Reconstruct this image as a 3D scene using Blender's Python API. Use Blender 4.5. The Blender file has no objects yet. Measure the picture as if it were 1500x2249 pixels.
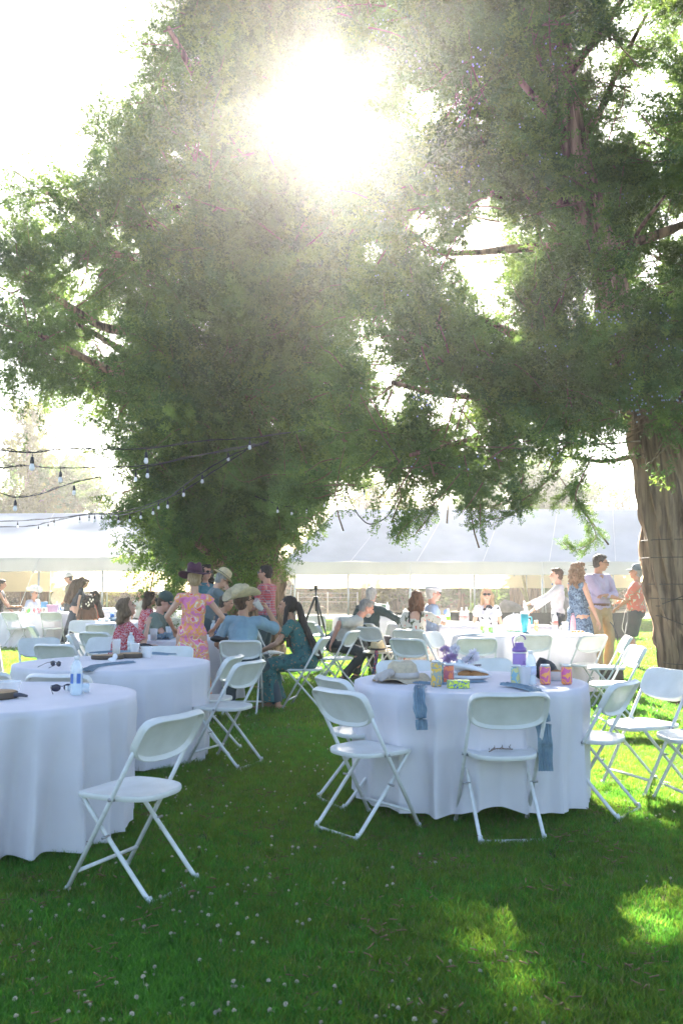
import bpy, bmesh, math, random
import numpy as np
from mathutils import Vector, Matrix, Euler, noise
R = math.radians
S = bpy.context.scene
# ------------------------------------------------------------------ camera, sky, sun, exposure
CH, F, PX0, PY0, HZ = 1.35, 2000.0, 750.0, 1124.5, 1285.0
PITCH = math.atan((HZ - PY0) / F)
SUN_EL, SUN_AZ = R(29.0), R(-0.6)
cam_d = bpy.data.cameras.new('camera'); cam = bpy.data.objects.new('camera', cam_d)
S.collection.objects.link(cam); S.camera = cam
cam.location = (0, 0, CH); cam.rotation_euler = (R(90) + PITCH, 0, 0)
cam_d.sensor_fit = 'VERTICAL'; cam_d.sensor_height = 36.0; cam_d.lens = 36.0 * F / 2249.0
cam_d.clip_start = .05; cam_d.clip_end = 3000
cam_d.dof.use_dof = True; cam_d.dof.focus_distance = 11.0; cam_d.dof.aperture_fstop = 6.3
W = bpy.data.worlds.new('World'); S.world = W; W.use_nodes = True
wn = W.node_tree.nodes; wl = W.node_tree.links; wn.clear()
sky = wn.new('ShaderNodeTexSky'); sky.sky_type = 'NISHITA'; sky.sun_disc = False
sky.sun_elevation = SUN_EL; sky.sun_rotation = SUN_AZ; sky.altitude = 900
sky.air_density = 1.0; sky.dust_density = 2.5; sky.ozone_density = 1.0
bg = wn.new('ShaderNodeBackground'); bg.inputs[1].default_value = 0.05
wo = wn.new('ShaderNodeOutputWorld')
wl.new(sky.outputs[0], bg.inputs[0]); wl.new(bg.outputs[0], wo.inputs[0])
sun_dir = Vector((math.sin(SUN_AZ) * math.cos(SUN_EL), math.cos(SUN_AZ) * math.cos(SUN_EL), math.sin(SUN_EL)))
sd = bpy.data.lights.new('sun', 'SUN'); sun = bpy.data.objects.new('sun', sd); S.collection.objects.link(sun)
sd.energy = 5.0; sd.angle = R(.5); sd.color = (1.0, .94, .84)
sun.location = (0, 30, 30); sun.rotation_euler = (-sun_dir).to_track_quat('-Z', 'Y').to_euler()
S.view_settings.view_transform = 'Standard'; S.view_settings.look = 'None'
S.view_settings.exposure = 3.22; S.view_settings.gamma = 1; S.view_settings.use_curve_mapping = False
S.render.engine = 'CYCLES'
cy = S.cycles
cy.use_denoising = True; cy.max_bounces = 10; cy.diffuse_bounces = 5; cy.glossy_bounces = 3
cy.transmission_bounces = 6; cy.transparent_max_bounces = 8; cy.volume_bounces = 1; cy.caustics_reflective = False; cy.caustics_refractive = False
cy.sample_clamp_indirect = 8.0
# ------------------------------------------------------------------ picture measurements -> places
cp, sp_ = math.cos(PITCH), math.sin(PITCH)
def ray(px, py):
    u = (px - PX0) / F; v = (PY0 - py) / F
    return Vector((u, cp - v * sp_, sp_ + v * cp))
def PY(px, py, Y):
    d = ray(px, py); t = Y / d.y
    return Vector((d.x * t, Y, CH + d.z * t))
def G(px, py):
    d = ray(px, py); t = -CH / d.z
    return Vector((d.x * t, d.y * t, 0))
# ------------------------------------------------------------------ helpers
C = S.collection
def tag(o, label=None, cat=None, group=None, kind=None):
    if label: o['label'] = label
    if cat: o['category'] = cat
    if group: o['group'] = group
    if kind: o['kind'] = kind
    return o
def empty(name, loc=(0, 0, 0), rz=0, label=None, cat=None, group=None, sc=1):
    o = bpy.data.objects.new(name, None); C.objects.link(o); o.location = loc; o.rotation_euler = (0, 0, rz)
    o.scale = (sc, sc, sc); o.empty_display_size = .1
    return tag(o, label, cat, group)
def link(name, me, mat=None, parent=None, smooth=True):
    o = bpy.data.objects.new(name, me); C.objects.link(o)
    if mat is not None:
        me.materials.clear()
        for m in (mat if isinstance(mat, (list, tuple)) else [mat]): me.materials.append(m)
    if smooth: me.shade_smooth()
    if parent: o.parent = parent
    return o
def copy_tree(o, parent=None):
    c = o.copy(); C.objects.link(c)
    if parent: c.parent = parent
    for ch in o.children: copy_tree(ch, c)
    return c
class MB:
    """collects faces for one mesh"""
    def __init__(s): s.v = []; s.f = []; s.m = []
    def add(s, vs, fs, mi=0):
        b = len(s.v); s.v += [tuple(v) for v in vs]; s.f += [tuple(b + i for i in f) for f in fs]; s.m += [mi] * len(fs); return s
    def box(s, c, d, M=None, mi=0):
        x, y, z = d[0] / 2, d[1] / 2, d[2] / 2; c = Vector(c)
        vs = [Vector((a * x, b * y, e * z)) for a in (-1, 1) for b in (-1, 1) for e in (-1, 1)]
        if M is not None: vs = [M @ v for v in vs]
        return s.add([v + c for v in vs], [(0, 1, 3, 2), (4, 6, 7, 5), (0, 4, 5, 1), (2, 3, 7, 6), (0, 2, 6, 4), (1, 5, 7, 3)], mi)
    def tube(s, pts, r, n=8, mi=0, cap=True):
        pts = [Vector(p) for p in pts]; k = len(pts); rs = r if isinstance(r, (list, tuple)) else [r] * k
        vs = []; a = None
        for i, p in enumerate(pts):
            t = (pts[min(i + 1, k - 1)] - pts[max(i - 1, 0)])
            if t.length < 1e-9: t = Vector((0, 0, 1))
            t.normalize()
            if a is None: a = t.orthogonal().normalized()
            else:
                a = a - t * a.dot(t); a = a.normalized() if a.length > 1e-6 else t.orthogonal().normalized()
            b = t.cross(a)
            for j in range(n):
                w = 2 * math.pi * j / n; vs.append(p + (a * math.cos(w) + b * math.sin(w)) * rs[i])
        fs = [(i * n + j, i * n + (j + 1) % n, (i + 1) * n + (j + 1) % n, (i + 1) * n + j) for i in range(k - 1) for j in range(n)]
        if cap: fs += [tuple(range(n - 1, -1, -1)), tuple((k - 1) * n + j for j in range(n))]
        return s.add(vs, fs, mi)
    def lathe(s, prof, n=20, M=None, mi=0, sx=1, sy=1, fn=None):
        vs = []
        for (r, z) in prof:
            for j in range(n):
                w = 2 * math.pi * j / n; v = Vector((r * math.cos(w) * sx, r * math.sin(w) * sy, z))
                if fn: v = fn(v, w, r)
                vs.append(M @ v if M is not None else v)
        k = len(prof)
        fs = [(i * n + j, i * n + (j + 1) % n, (i + 1) * n + (j + 1) % n, (i + 1) * n + j) for i in range(k - 1) for j in range(n)]
        fs += [tuple(range(n - 1, -1, -1)), tuple((k - 1) * n + j for j in range(n))]
        return s.add(vs, fs, mi)
    def ell(s, c, r, M=None, n=12, m=8, mi=0):
        c = Vector(c); vs = []; M = M or Matrix.Identity(3)
        vs.append(c + M @ Vector((0, 0, -r[2])))
        for i in range(1, m):
            ph = math.pi * i / m - math.pi / 2
            for j in range(n):
                w = 2 * math.pi * j / n
                vs.append(c + M @ Vector((r[0] * math.cos(ph) * math.cos(w), r[1] * math.cos(ph) * math.sin(w), r[2] * math.sin(ph))))
        vs.append(c + M @ Vector((0, 0, r[2]))); L = len(vs) - 1
        fs = [(0, 1 + (j + 1) % n, 1 + j) for j in range(n)]
        fs += [(1 + i * n + j, 1 + i * n + (j + 1) % n, 1 + (i + 1) * n + (j + 1) % n, 1 + (i + 1) * n + j) for i in range(m - 2) for j in range(n)]
        fs += [(L, 1 + (m - 2) * n + j, 1 + (m - 2) * n + (j + 1) % n) for j in range(n)]
        return s.add(vs, fs, mi)
    def cone(s, a, b, r1, r2, n=10, ball=True, mi=0):
        a, b = Vector(a), Vector(b); s.tube([a, b], [r1, r2], n, mi)
        if ball: s.ell(a, (r1,) * 3, n=8, m=6, mi=mi); s.ell(b, (r2,) * 3, n=8, m=6, mi=mi)
        return s
    def mesh(s, name='m'):
        me = bpy.data.meshes.new(name); me.from_pydata(s.v, [], s.f)
        if any(s.m): me.polygons.foreach_set('material_index', s.m)
        me.update(); return me
    def obj(s, name, mat=None, parent=None, smooth=True, auto=None):
        me = s.mesh(name); o = link(name, me, mat, parent, smooth)
        if auto is not None: me.set_sharp_from_angle(angle=R(auto))
        return o
def spline(pts, k=6):
    pts = [Vector(p) for p in pts]; out = []
    for i in range(len(pts) - 1):
        p0, p1, p2, p3 = pts[max(i - 1, 0)], pts[i], pts[i + 1], pts[min(i + 2, len(pts) - 1)]
        for j in range(k):
            t = j / k
            out.append(.5 * ((2 * p1) + (p2 - p0) * t + (2 * p0 - 5 * p1 + 4 * p2 - p3) * t * t + (3 * p1 - p0 - 3 * p2 + p3) * t ** 3))
    out.append(pts[-1]); return out
# ------------------------------------------------------------------ materials
MATS = {}
def newmat(name):
    m = bpy.data.materials.new(name); m.use_nodes = True; nt = m.node_tree; nt.nodes.clear()
    out = nt.nodes.new('ShaderNodeOutputMaterial'); return m, nt, out
def nd(nt, t, **k):
    n = nt.nodes.new(t)
    for a, b in k.items():
        if a.startswith('i_'): n.inputs[a[2:].replace('_', ' ')].default_value = b
        else: setattr(n, a, b)
    return n
def ramp(nt, fac, stops, interp='LINEAR'):
    r = nt.nodes.new('ShaderNodeValToRGB'); e = r.color_ramp.elements; r.color_ramp.interpolation = interp
    while len(e) < len(stops): e.new(.5)
    for i, (p, c) in enumerate(stops): e[i].position = p; e[i].color = (*c, 1)
    nt.links.new(fac, r.inputs[0]); return r.outputs[0]
def mat(name, col, rough=.6, var=.12, vscale=6, bump=0, bscale=60, trans=0, metal=0, col2=None, spec=.5, stretch=None, sheen=0, island=0, contrast=.18, tmul=None):
    """plain surface: colour with mottling, fine relief, optional translucency (cloth, leaves)"""
    if name in MATS: return MATS[name]
    m, nt, out = newmat(name); L = nt.links
    tc = nd(nt, 'ShaderNodeTexCoord'); mp = nd(nt, 'ShaderNodeMapping')
    if stretch: mp.inputs['Scale'].default_value = stretch
    L.new(tc.outputs['Object'], mp.inputs[0])
    nz = nd(nt, 'ShaderNodeTexNoise', i_Scale=vscale, i_Detail=4.0); L.new(mp.outputs[0], nz.inputs['Vector'])
    c2 = col2 or tuple(min(1, c * (1 - 2 * var)) for c in col); c1 = col if col2 else tuple(min(1, c * (1 + var)) for c in col)
    c = ramp(nt, nz.outputs[0], [(.5 - contrast, c2), (.5 + contrast, c1)])
    if island:
        oi = nd(nt, 'ShaderNodeObjectInfo'); h = nd(nt, 'ShaderNodeHueSaturation')
        mr = nd(nt, 'ShaderNodeMapRange'); mr.inputs[3].default_value = 1 - island; mr.inputs[4].default_value = 1 + island
        L.new(oi.outputs['Random'], mr.inputs[0]); L.new(mr.outputs[0], h.inputs['Value']); L.new(c, h.inputs['Color']); c = h.outputs[0]
    b = nd(nt, 'ShaderNodeBsdfPrincipled', i_Roughness=rough, i_Metallic=metal)
    b.inputs['Specular IOR Level'].default_value = spec
    if sheen: b.inputs['Sheen Weight'].default_value = sheen
    L.new(c, b.inputs['Base Color']); sh = b.outputs[0]
    if bump:
        n2 = nd(nt, 'ShaderNodeTexNoise', i_Scale=bscale, i_Detail=3.0); L.new(mp.outputs[0], n2.inputs['Vector'])
        bp = nd(nt, 'ShaderNodeBump', i_Strength=bump, i_Distance=.01); L.new(n2.outputs[0], bp.inputs['Height']); L.new(bp.outputs[0], b.inputs['Normal'])
    if trans:
        t = nd(nt, 'ShaderNodeBsdfTranslucent'); L.new(c, t.inputs[0])
        if tmul:
            vm = nd(nt, 'ShaderNodeVectorMath', operation='MULTIPLY'); vm.inputs[1].default_value = tmul; L.new(c, vm.inputs[0]); L.new(vm.outputs[0], t.inputs[0])
        mx = nd(nt, 'ShaderNodeMixShader'); mx.inputs[0].default_value = trans
        L.new(sh, mx.inputs[1]); L.new(t.outputs[0], mx.inputs[2]); sh = mx.outputs[0]
    L.new(sh, out.inputs[0]); MATS[name] = m; return m
def pattern(name, stops, scale=14, kind='voronoi', rough=.8, trans=.1, detail=2.0, distort=.6):
    """printed cloth: constant patches of colour"""
    if name in MATS: return MATS[name]
    m, nt, out = newmat(name); L = nt.links; tc = nd(nt, 'ShaderNodeTexCoord')
    if kind == 'voronoi':
        nz = nd(nt, 'ShaderNodeTexNoise', i_Scale=scale * .8, i_Detail=2.0); L.new(tc.outputs['Object'], nz.inputs['Vector'])
        mx = nd(nt, 'ShaderNodeMixRGB', blend_type='LINEAR_LIGHT'); mx.inputs[0].default_value = .03 * distort
        L.new(tc.outputs['Object'], mx.inputs[1]); L.new(nz.outputs['Color'], mx.inputs[2])
        v = nd(nt, 'ShaderNodeTexVoronoi', i_Scale=scale); L.new(mx.outputs[0], v.inputs['Vector']); fac = v.outputs['Distance']
    elif kind == 'cells':
        v = nd(nt, 'ShaderNodeTexVoronoi', i_Scale=scale); L.new(tc.outputs['Object'], v.inputs['Vector'])
        bw = nd(nt, 'ShaderNodeSeparateColor'); L.new(v.outputs['Color'], bw.inputs[0]); fac = bw.outputs[0]
    elif kind == 'noise':
        v = nd(nt, 'ShaderNodeTexNoise', i_Scale=scale, i_Detail=detail, i_Distortion=distort); L.new(tc.outputs['Object'], v.inputs['Vector']); fac = v.outputs[0]
    if kind == 'plaid':
        sx = nd(nt, 'ShaderNodeSeparateXYZ'); L.new(tc.outputs['Object'], sx.inputs[0]); outs = []
        ad = nd(nt, 'ShaderNodeMath', operation='ADD'); L.new(sx.outputs[0], ad.inputs[0]); L.new(sx.outputs[1], ad.inputs[1])
        for o_ in (ad.outputs[0], sx.outputs[2]):
            q = nd(nt, 'ShaderNodeMath', operation='MULTIPLY'); q.inputs[1].default_value = scale; L.new(o_, q.inputs[0])
            fr = nd(nt, 'ShaderNodeMath', operation='FRACT'); L.new(q.outputs[0], fr.inputs[0]); outs.append(ramp(nt, fr.outputs[0], stops, 'CONSTANT'))
        mm = nd(nt, 'ShaderNodeMixRGB', blend_type='MIX'); mm.inputs[0].default_value = .5; L.new(outs[0], mm.inputs[1]); L.new(outs[1], mm.inputs[2]); c = mm.outputs[0]
    else: c = ramp(nt, fac, stops, 'CONSTANT')
    b = nd(nt, 'ShaderNodeBsdfPrincipled', i_Roughness=rough); L.new(c, b.inputs['Base Color'])
    t = nd(nt, 'ShaderNodeBsdfTranslucent'); L.new(c, t.inputs[0]); mx = nd(nt, 'ShaderNodeMixShader'); mx.inputs[0].default_value = trans
    L.new(b.outputs[0], mx.inputs[1]); L.new(t.outputs[0], mx.inputs[2]); L.new(mx.outputs[0], out.inputs[0]); MATS[name] = m; return m
def clear_plastic(name, tint=(1, 1, 1), a=.35, rough=.08):
    if name in MATS: return MATS[name]
    m, nt, out = newmat(name); L = nt.links
    g = nd(nt, 'ShaderNodeBsdfPrincipled', i_Roughness=rough); g.inputs['Base Color'].default_value = (*tint, 1); g.inputs['Specular IOR Level'].default_value = .8
    t = nd(nt, 'ShaderNodeBsdfTransparent'); t.inputs[0].default_value = (*[.6 + .4 * c for c in tint], 1)
    mx = nd(nt, 'ShaderNodeMixShader'); mx.inputs[0].default_value = a
    L.new(t.outputs[0], mx.inputs[1]); L.new(g.outputs[0], mx.inputs[2]); L.new(mx.outputs[0], out.inputs[0]); MATS[name] = m; return m
# ------------------------------------------------------------------ scattering real meshes over points (foliage, grass)
def scatter(name, pts, rots, scl, srcs, parent=None, idx=None):
    me = bpy.data.meshes.new(name); n = len(pts); me.vertices.add(n)
    me.vertices.foreach_set('co', np.asarray(pts, dtype=np.float32).ravel())
    a = me.attributes.new('rot', 'FLOAT_VECTOR', 'POINT'); a.data.foreach_set('vector', np.asarray(rots, dtype=np.float32).ravel())
    a = me.attributes.new('scl', 'FLOAT', 'POINT'); a.data.foreach_set('value', np.asarray(scl, dtype=np.float32).ravel())
    if idx is None: idx = np.random.RandomState(n).randint(0, len(srcs), n)
    a = me.attributes.new('pick', 'INT', 'POINT'); a.data.foreach_set('value', np.asarray(idx, dtype=np.int32).ravel())
    me.update(); o = bpy.data.objects.new(name, me); C.objects.link(o)
    if parent: o.parent = parent
    ng = bpy.data.node_groups.new(name, 'GeometryNodeTree')
    ng.interface.new_socket('Geometry', in_out='INPUT', socket_type='NodeSocketGeometry'); ng.interface.new_socket('Geometry', in_out='OUTPUT', socket_type='NodeSocketGeometry')
    gi = ng.nodes.new('NodeGroupInput'); go = ng.nodes.new('NodeGroupOutput'); L = ng.links
    ip = ng.nodes.new('GeometryNodeInstanceOnPoints'); jn = ng.nodes.new('GeometryNodeJoinGeometry')
    for s_ in srcs:
        oi = ng.nodes.new('GeometryNodeObjectInfo'); oi.inputs['Object'].default_value = s_; oi.inputs['As Instance'].default_value = True
        L.new(oi.outputs['Geometry'], jn.inputs[0])
    def att(nm, t):
        q = ng.nodes.new('GeometryNodeInputNamedAttribute'); q.data_type = t; q.inputs[0].default_value = nm; return q.outputs[0]
    e2r = ng.nodes.new('FunctionNodeEulerToRotation'); L.new(att('rot', 'FLOAT_VECTOR'), e2r.inputs[0])
    L.new(gi.outputs[0], ip.inputs['Points']); L.new(jn.outputs[0], ip.inputs['Instance']); ip.inputs['Pick Instance'].default_value = True
    L.new(att('pick', 'INT'), ip.inputs['Instance Index']); L.new(e2r.outputs[0], ip.inputs['Rotation']); L.new(att('scl', 'FLOAT'), ip.inputs['Scale'])
    L.new(ip.outputs[0], go.inputs[0]); md = o.modifiers.new('scatter', 'NODES'); md.node_group = ng
    o['kind'] = 'stuff'
    return o
def src(mb, mt, smooth=True):
    me = mb.mesh('source'); me.materials.append(mt)
    if smooth: me.shade_smooth()
    return bpy.data.objects.new('source', me)   # never linked: only scattered
# ------------------------------------------------------------------ ground
dry = mat('dry_grass_earth', (.36, .27, .15), .95, col2=(.24, .19, .10), vscale=1.2, bump=.5, bscale=30)
lawnm = mat('lawn_soil_green', (.045, .085, .018), .95, col2=(.03, .055, .014), vscale=3, bump=.6, bscale=80)
g = MB(); g.add([(-900, -30, 0), (900, -30, 0), (900, 1500, 0), (-900, 1500, 0)], [(0, 1, 2, 3)]); o = g.obj('ground', dry, smooth=False); tag(o, 'dry tan field stretching out behind the tents', kind='structure')
g = MB(); g.add([(-40, -20, .004), (40, -20, .004), (40, 36, .004), (22, 38, .004), (-6, 39, .004), (-40, 38, .004)], [(0, 1, 2, 3, 4, 5)]); o = g.obj('lawn', lawnm, smooth=False); tag(o, 'mown green lawn under the tables and chairs', kind='structure')
rs = np.random.RandomState(7); rnd = random.Random(11)
def blade_tuft(seed, n, hmin, hmax, spread, w):
    r = random.Random(seed); mb = MB()
    for i in range(n):
        a = r.uniform(0, 6.283); d = spread * math.sqrt(r.random()); x, y = d * math.cos(a), d * math.sin(a); h = r.uniform(hmin, hmax)
        b = r.uniform(0, 6.283); lx, ly = math.cos(b), math.sin(b); le = r.uniform(.15, .9) * h; ww = w * r.uniform(.7, 1.2)
        t = r.uniform(0, 6.283); tx, ty = math.cos(t) * ww, math.sin(t) * ww
        mb.add([(x - tx, y - ty, 0), (x + tx, y + ty, 0), (x + tx * .8 + lx * le * .35, y + ty * .8 + ly * le * .35, h * .6), (x - tx * .8 + lx * le * .35, y - ty * .8 + ly * le * .35, h * .6), (x + lx * le, y + ly * le, h)], [(0, 1, 2, 3), (3, 2, 4)])
    return mb
grassm = mat('grass_blade', (.062, .19, .030), .45, col2=(.045, .14, .022), vscale=30, tmul=(2.7, 2.5, 1.5), trans=.55, island=.3)
grassy = mat('yellowing_grass_blade', (.085, .17, .026), .5, col2=(.065, .13, .02), vscale=30, tmul=(3.0, 2.4, 1.5), trans=.55, island=.3)
strawb = mat('dry_grass_blade', (.30, .25, .12), .6, vscale=30, trans=.4, island=.3)
tufts = [src(blade_tuft(i, 22, .02, .05, .05, .0022), grassm, False) for i in range(4)] + [src(blade_tuft(9 + i, 22, .018, .06, .05, .0022), grassy, False) for i in range(2)] + [src(blade_tuft(12, 9, .02, .05, .06, .0018), strawb, False)]
ftufts = [src(blade_tuft(20 + i, 26, .025, .055, .13, .0055), grassm, False) for i in range(4)] + [src(blade_tuft(29 + i, 26, .025, .06, .13, .0055), grassy, False) for i in range(2)] + [src(blade_tuft(32, 9, .02, .05, .13, .005), strawb, False)]
def field(n, y0, y1, srcs, name, smin, smax, lab, margin=.6, pw=1.0):
    u = rs.rand(n); ys = y0 + (y1 - y0) * u ** pw; xs = (rs.rand(n) * 2 - 1) * (ys * .385 + margin)
    pts = np.c_[xs, ys, np.full(n, .004)]; rot = np.c_[rs.normal(0, .12, n), rs.normal(0, .12, n), rs.rand(n) * 6.283]
    nz = np.array([noise.noise(Vector((x * .9, y * .9, 0))) for x, y in zip(xs, ys)])
    n2 = np.array([noise.noise(Vector((x * .55 + 7, y * .45, 2))) + .6 * noise.noise(Vector((x * 2.1, y * 2.1, 4))) for x, y in zip(xs, ys)])
    q = rs.rand(n); idx = np.where(q < .14 + .9 * n2, 4 + rs.randint(0, 2, n), rs.randint(0, 4, n)); idx = np.where(rs.rand(n) < .035 + .05 * np.clip(n2, 0, 1), 6, idx)
    o = scatter(name, pts, rot, smin + (smax - smin) * rs.rand(n) * (1 + .8 * nz), srcs, idx=idx); tag(o, lab, kind='stuff'); return o
field(64000, 2.3, 8.5, tufts, 'grass', .45, .95, 'short green lawn grass in front', pw=1.25)
field(52000, 8.3, 36, ftufts, 'grass', .6, 1.1, 'short green lawn grass towards the tents', 1.0)
cl = MB()
for i in range(26):
    a = rnd.uniform(0, 6.283); e = rnd.uniform(-.3, 1.5); d = Vector((math.cos(a) * math.cos(e), math.sin(a) * math.cos(e), math.sin(e)))
    q = d.orthogonal().normalized() * .003; cl.add([Vector((0, 0, .04)) + q, Vector((0, 0, .04)) - q, Vector((0, 0, .04)) + d * .0085 - q, Vector((0, 0, .04)) + d * .0085 + q], [(0, 1, 2, 3)])
cl.tube([(0, 0, 0), (0, 0, .04)], .0008, 4)
clm = mat('clover_petals', (.78, .76, .66), .8, col2=(.60, .50, .40), vscale=3, trans=.3, island=.15)
n = 1200; ys = 2.5 + 6.5 * rs.rand(n) ** 1.3; xs = (rs.rand(n) * 2 - 1) * (ys * .385 + .2)
k = np.array([noise.noise(Vector((x * 1.3, y * 1.3, 5))) + (.25 if x < 0 else -.2) > -.02 for x, y in zip(xs, ys)])
o = scatter('clover_flowers', np.c_[xs, ys, np.zeros(n)][k], np.c_[rs.normal(0, .2, n), rs.normal(0, .2, n), rs.rand(n) * 6][k], (.55 + .4 * rs.rand(n))[k], [src(cl, clm)])
tag(o, 'small white clover flowers dotted through the lawn', kind='stuff')
lb = MB(); lr = random.Random(5)
for i in range(7):
    p = Vector((lr.gauss(0, .05), lr.gauss(0, .05), .012 + .01 * lr.random())); d = Vector((lr.gauss(0, 1), lr.gauss(0, 1), lr.gauss(0, .25))).normalized() * lr.uniform(.01, .03); lb.tube([p, p + d], .0016, 4)
n = 420; ys = 2.6 + 9 * rs.rand(n); xs = (rs.rand(n) * 2 - 1) * (ys * .385 + .3); xs[:150] = 3.6 + rs.normal(0, .7, 150); ys[:150] = 10.0 + rs.normal(0, .6, 150)
o = scatter('fallen_needles', np.c_[xs, ys, np.full(n, .02)], np.c_[np.zeros(n), np.zeros(n), rs.rand(n) * 6], .8 + .8 * rs.rand(n), [src(lb, mat('dead_needle', (.22, .13, .07), .9))])
tag(o, 'brown juniper debris lying in the lawn', kind='stuff')
# ------------------------------------------------------------------ trees
barkm = mat('juniper_bark', (.32, .20, .13), .9, col2=(.07, .042, .03), vscale=14, stretch=(1, 1, .09), bump=1.0, bscale=40, contrast=.10)
barkg = mat('weathered_bark', (.40, .27, .18), .9, col2=(.085, .05, .034), vscale=15, stretch=(1, 1, .07), bump=1.0, bscale=45, contrast=.15)
leafm = mat('juniper_foliage', (.10, .185, .05), .6, col2=(.075, .15, .04), vscale=2, tmul=(2.1, 1.7, 1.2), trans=.5, island=.3)
leafd = mat('deep_juniper_foliage', (.08, .155, .048), .6, col2=(.06, .125, .04), vscale=2, tmul=(2.1, 1.8, 1.2), trans=.45, island=.3)
leafl = mat('fresh_juniper_foliage', (.12, .205, .05), .6, col2=(.10, .175, .042), vscale=2, tmul=(2.0, 1.7, 1.2), trans=.55, island=.3)
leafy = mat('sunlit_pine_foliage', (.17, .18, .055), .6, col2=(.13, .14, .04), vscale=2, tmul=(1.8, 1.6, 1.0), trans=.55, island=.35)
twigm = mat('dead_twigs', (.20, .13, .08), .9)
def spray(seed, L=.34, n=52, w=.010, leaf=.055, bush=.7):
    """one juniper spray: a thin axis set with short scaly twiglets"""
    r = random.Random(seed); mb = MB()
    for i in range(n):
        t = (i + r.random()) / n; p = Vector((r.gauss(0, .018), r.gauss(0, .018), t * L)) ; a = r.uniform(0, 6.283)
        up = r.uniform(.25, 1.1); d = Vector((math.cos(a), math.sin(a), up)).normalized(); ln = leaf * r.uniform(.6, 1.3) * (1.15 - .5 * t)
        base = p + d * ln * .2 * r.random(); q = d.cross(Vector((r.gauss(0, 1), r.gauss(0, 1), r.gauss(0, 1)))).normalized() * w * r.uniform(.6, 1.1)
        tip = base + d * ln; mid = base + d * ln * .5
        mb.add([base, mid + q, tip, mid - q], [(0, 1, 2, 3)])
        for s_ in (-1, 1):
            if r.random() < bush:
                d2 = (d + q.normalized() * s_ * .8).normalized(); m2 = mid + d2 * ln * .3; q2 = d2.cross(q.cross(d)).normalized() * w * .6
                mb.add([mid, m2 + q2, mid + d2 * ln * .6, m2 - q2], [(0, 1, 2, 3)])
    return mb
sprays = [src(spray(i), m_, False) for i, m_ in enumerate([leafm, leafm, leafm, leafd, leafd, leafl, leafl])]
clumps = [src(spray(40 + i, .8, 70, .05, .22), leafm, False) for i in range(3)]
leafb = mat('dry_bush_foliage', (.36, .24, .11), .7, col2=(.20, .13, .06), vscale=2, trans=.35, island=.45)
leafo = mat('olive_bush_foliage', (.20, .20, .07), .7, col2=(.12, .13, .045), vscale=2, trans=.35, island=.45)
clumpb = [src(spray(60 + i, .6, 60, .035, .15), leafb, False) for i in range(3)]
clumpo = [src(spray(70 + i, .6, 60, .035, .15), leafo, False) for i in range(3)]
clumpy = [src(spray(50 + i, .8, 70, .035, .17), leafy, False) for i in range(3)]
cot = math.cos(SUN_EL) / math.sin(SUN_EL)
def ground_hit(p): return (p[0] - p[2] * cot * math.tan(SUN_AZ) , p[1] - p[2] * cot)
PATCH = []     # openings in the crowns: where sun reaches the lawn (x, y, rx, ry)
def in_patch(p):
    gx, gy = ground_hit(p)
    for (x, y, a, b) in PATCH:
        e = ((gx - x) / a) ** 2 + ((gy - y) / b) ** 2
        if e < 1 + .6 * noise.noise(Vector((gx * 2.2, gy * 1.1, 3))) + .5 * noise.noise(Vector((gx * 6, gy * 3.2, 8))): return True
    return False
GAPS = [(1080, 500, 48), (1045, 620, 42), (1130, 705, 32), (1100, 640, 32), (955, 470, 30), (1000, 565, 30), (1400, 250, 55), (1345, 310, 35), (1430, 585, 30), (1385, 575, 26), (1415, 60, 50), (1330, 120, 35), (1080, 440, 26), (925, 505, 26), (1300, 690, 22), (860, 1075, 30), (900, 1010, 14),
        (430, 335, 22), (500, 372, 14), (372, 352, 20), (372, 690, 18), (232, 690, 18), (290, 560, 15), (1160, 240, 16), (1040, 170, 22), (1010, 225, 16), (1195, 190, 14), (1160, 620, 18), (980, 640, 20), (905, 610, 16), (560, 470, 12), (210, 620, 14), (340, 800, 12), (1480, 890, 24), (1300, 215, 18), (1460, 470, 16), (960, 730, 12), (1210, 480, 12), (1450, 330, 20)]
TRUNK_SHOW = [(1395, 900, 26), (1410, 960, 34), (1425, 1030, 34), (1440, 1090, 40), (1370, 850, 20), (1300, 440, 20), (1280, 390, 24), (1265, 330, 26), (1250, 260, 26), (1243, 200, 24), (1235, 150, 18), (1330, 620, 20), (1342, 690, 18), (1355, 770, 22)]
GAPS_ = [(x, y, r * (.74 if r > 24 else .9)) for (x, y, r) in GAPS]
def in_gap(p):
    d = p.y * cp + (p.z - CH) * sp_; u = PX0 + F * p.x / d; v = PY0 - F * ((p.z - CH) * cp - p.y * sp_) / d
    for (x, y, r) in (GAPS_ + TRUNK_SHOW if p.y < 10.55 else GAPS_):
        if (u - x) ** 2 + ((v - y) * .9) ** 2 < (r * (1.15 + .5 * noise.noise(Vector((u * .03, v * .03, 0))))) ** 2: return True
    return False
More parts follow.
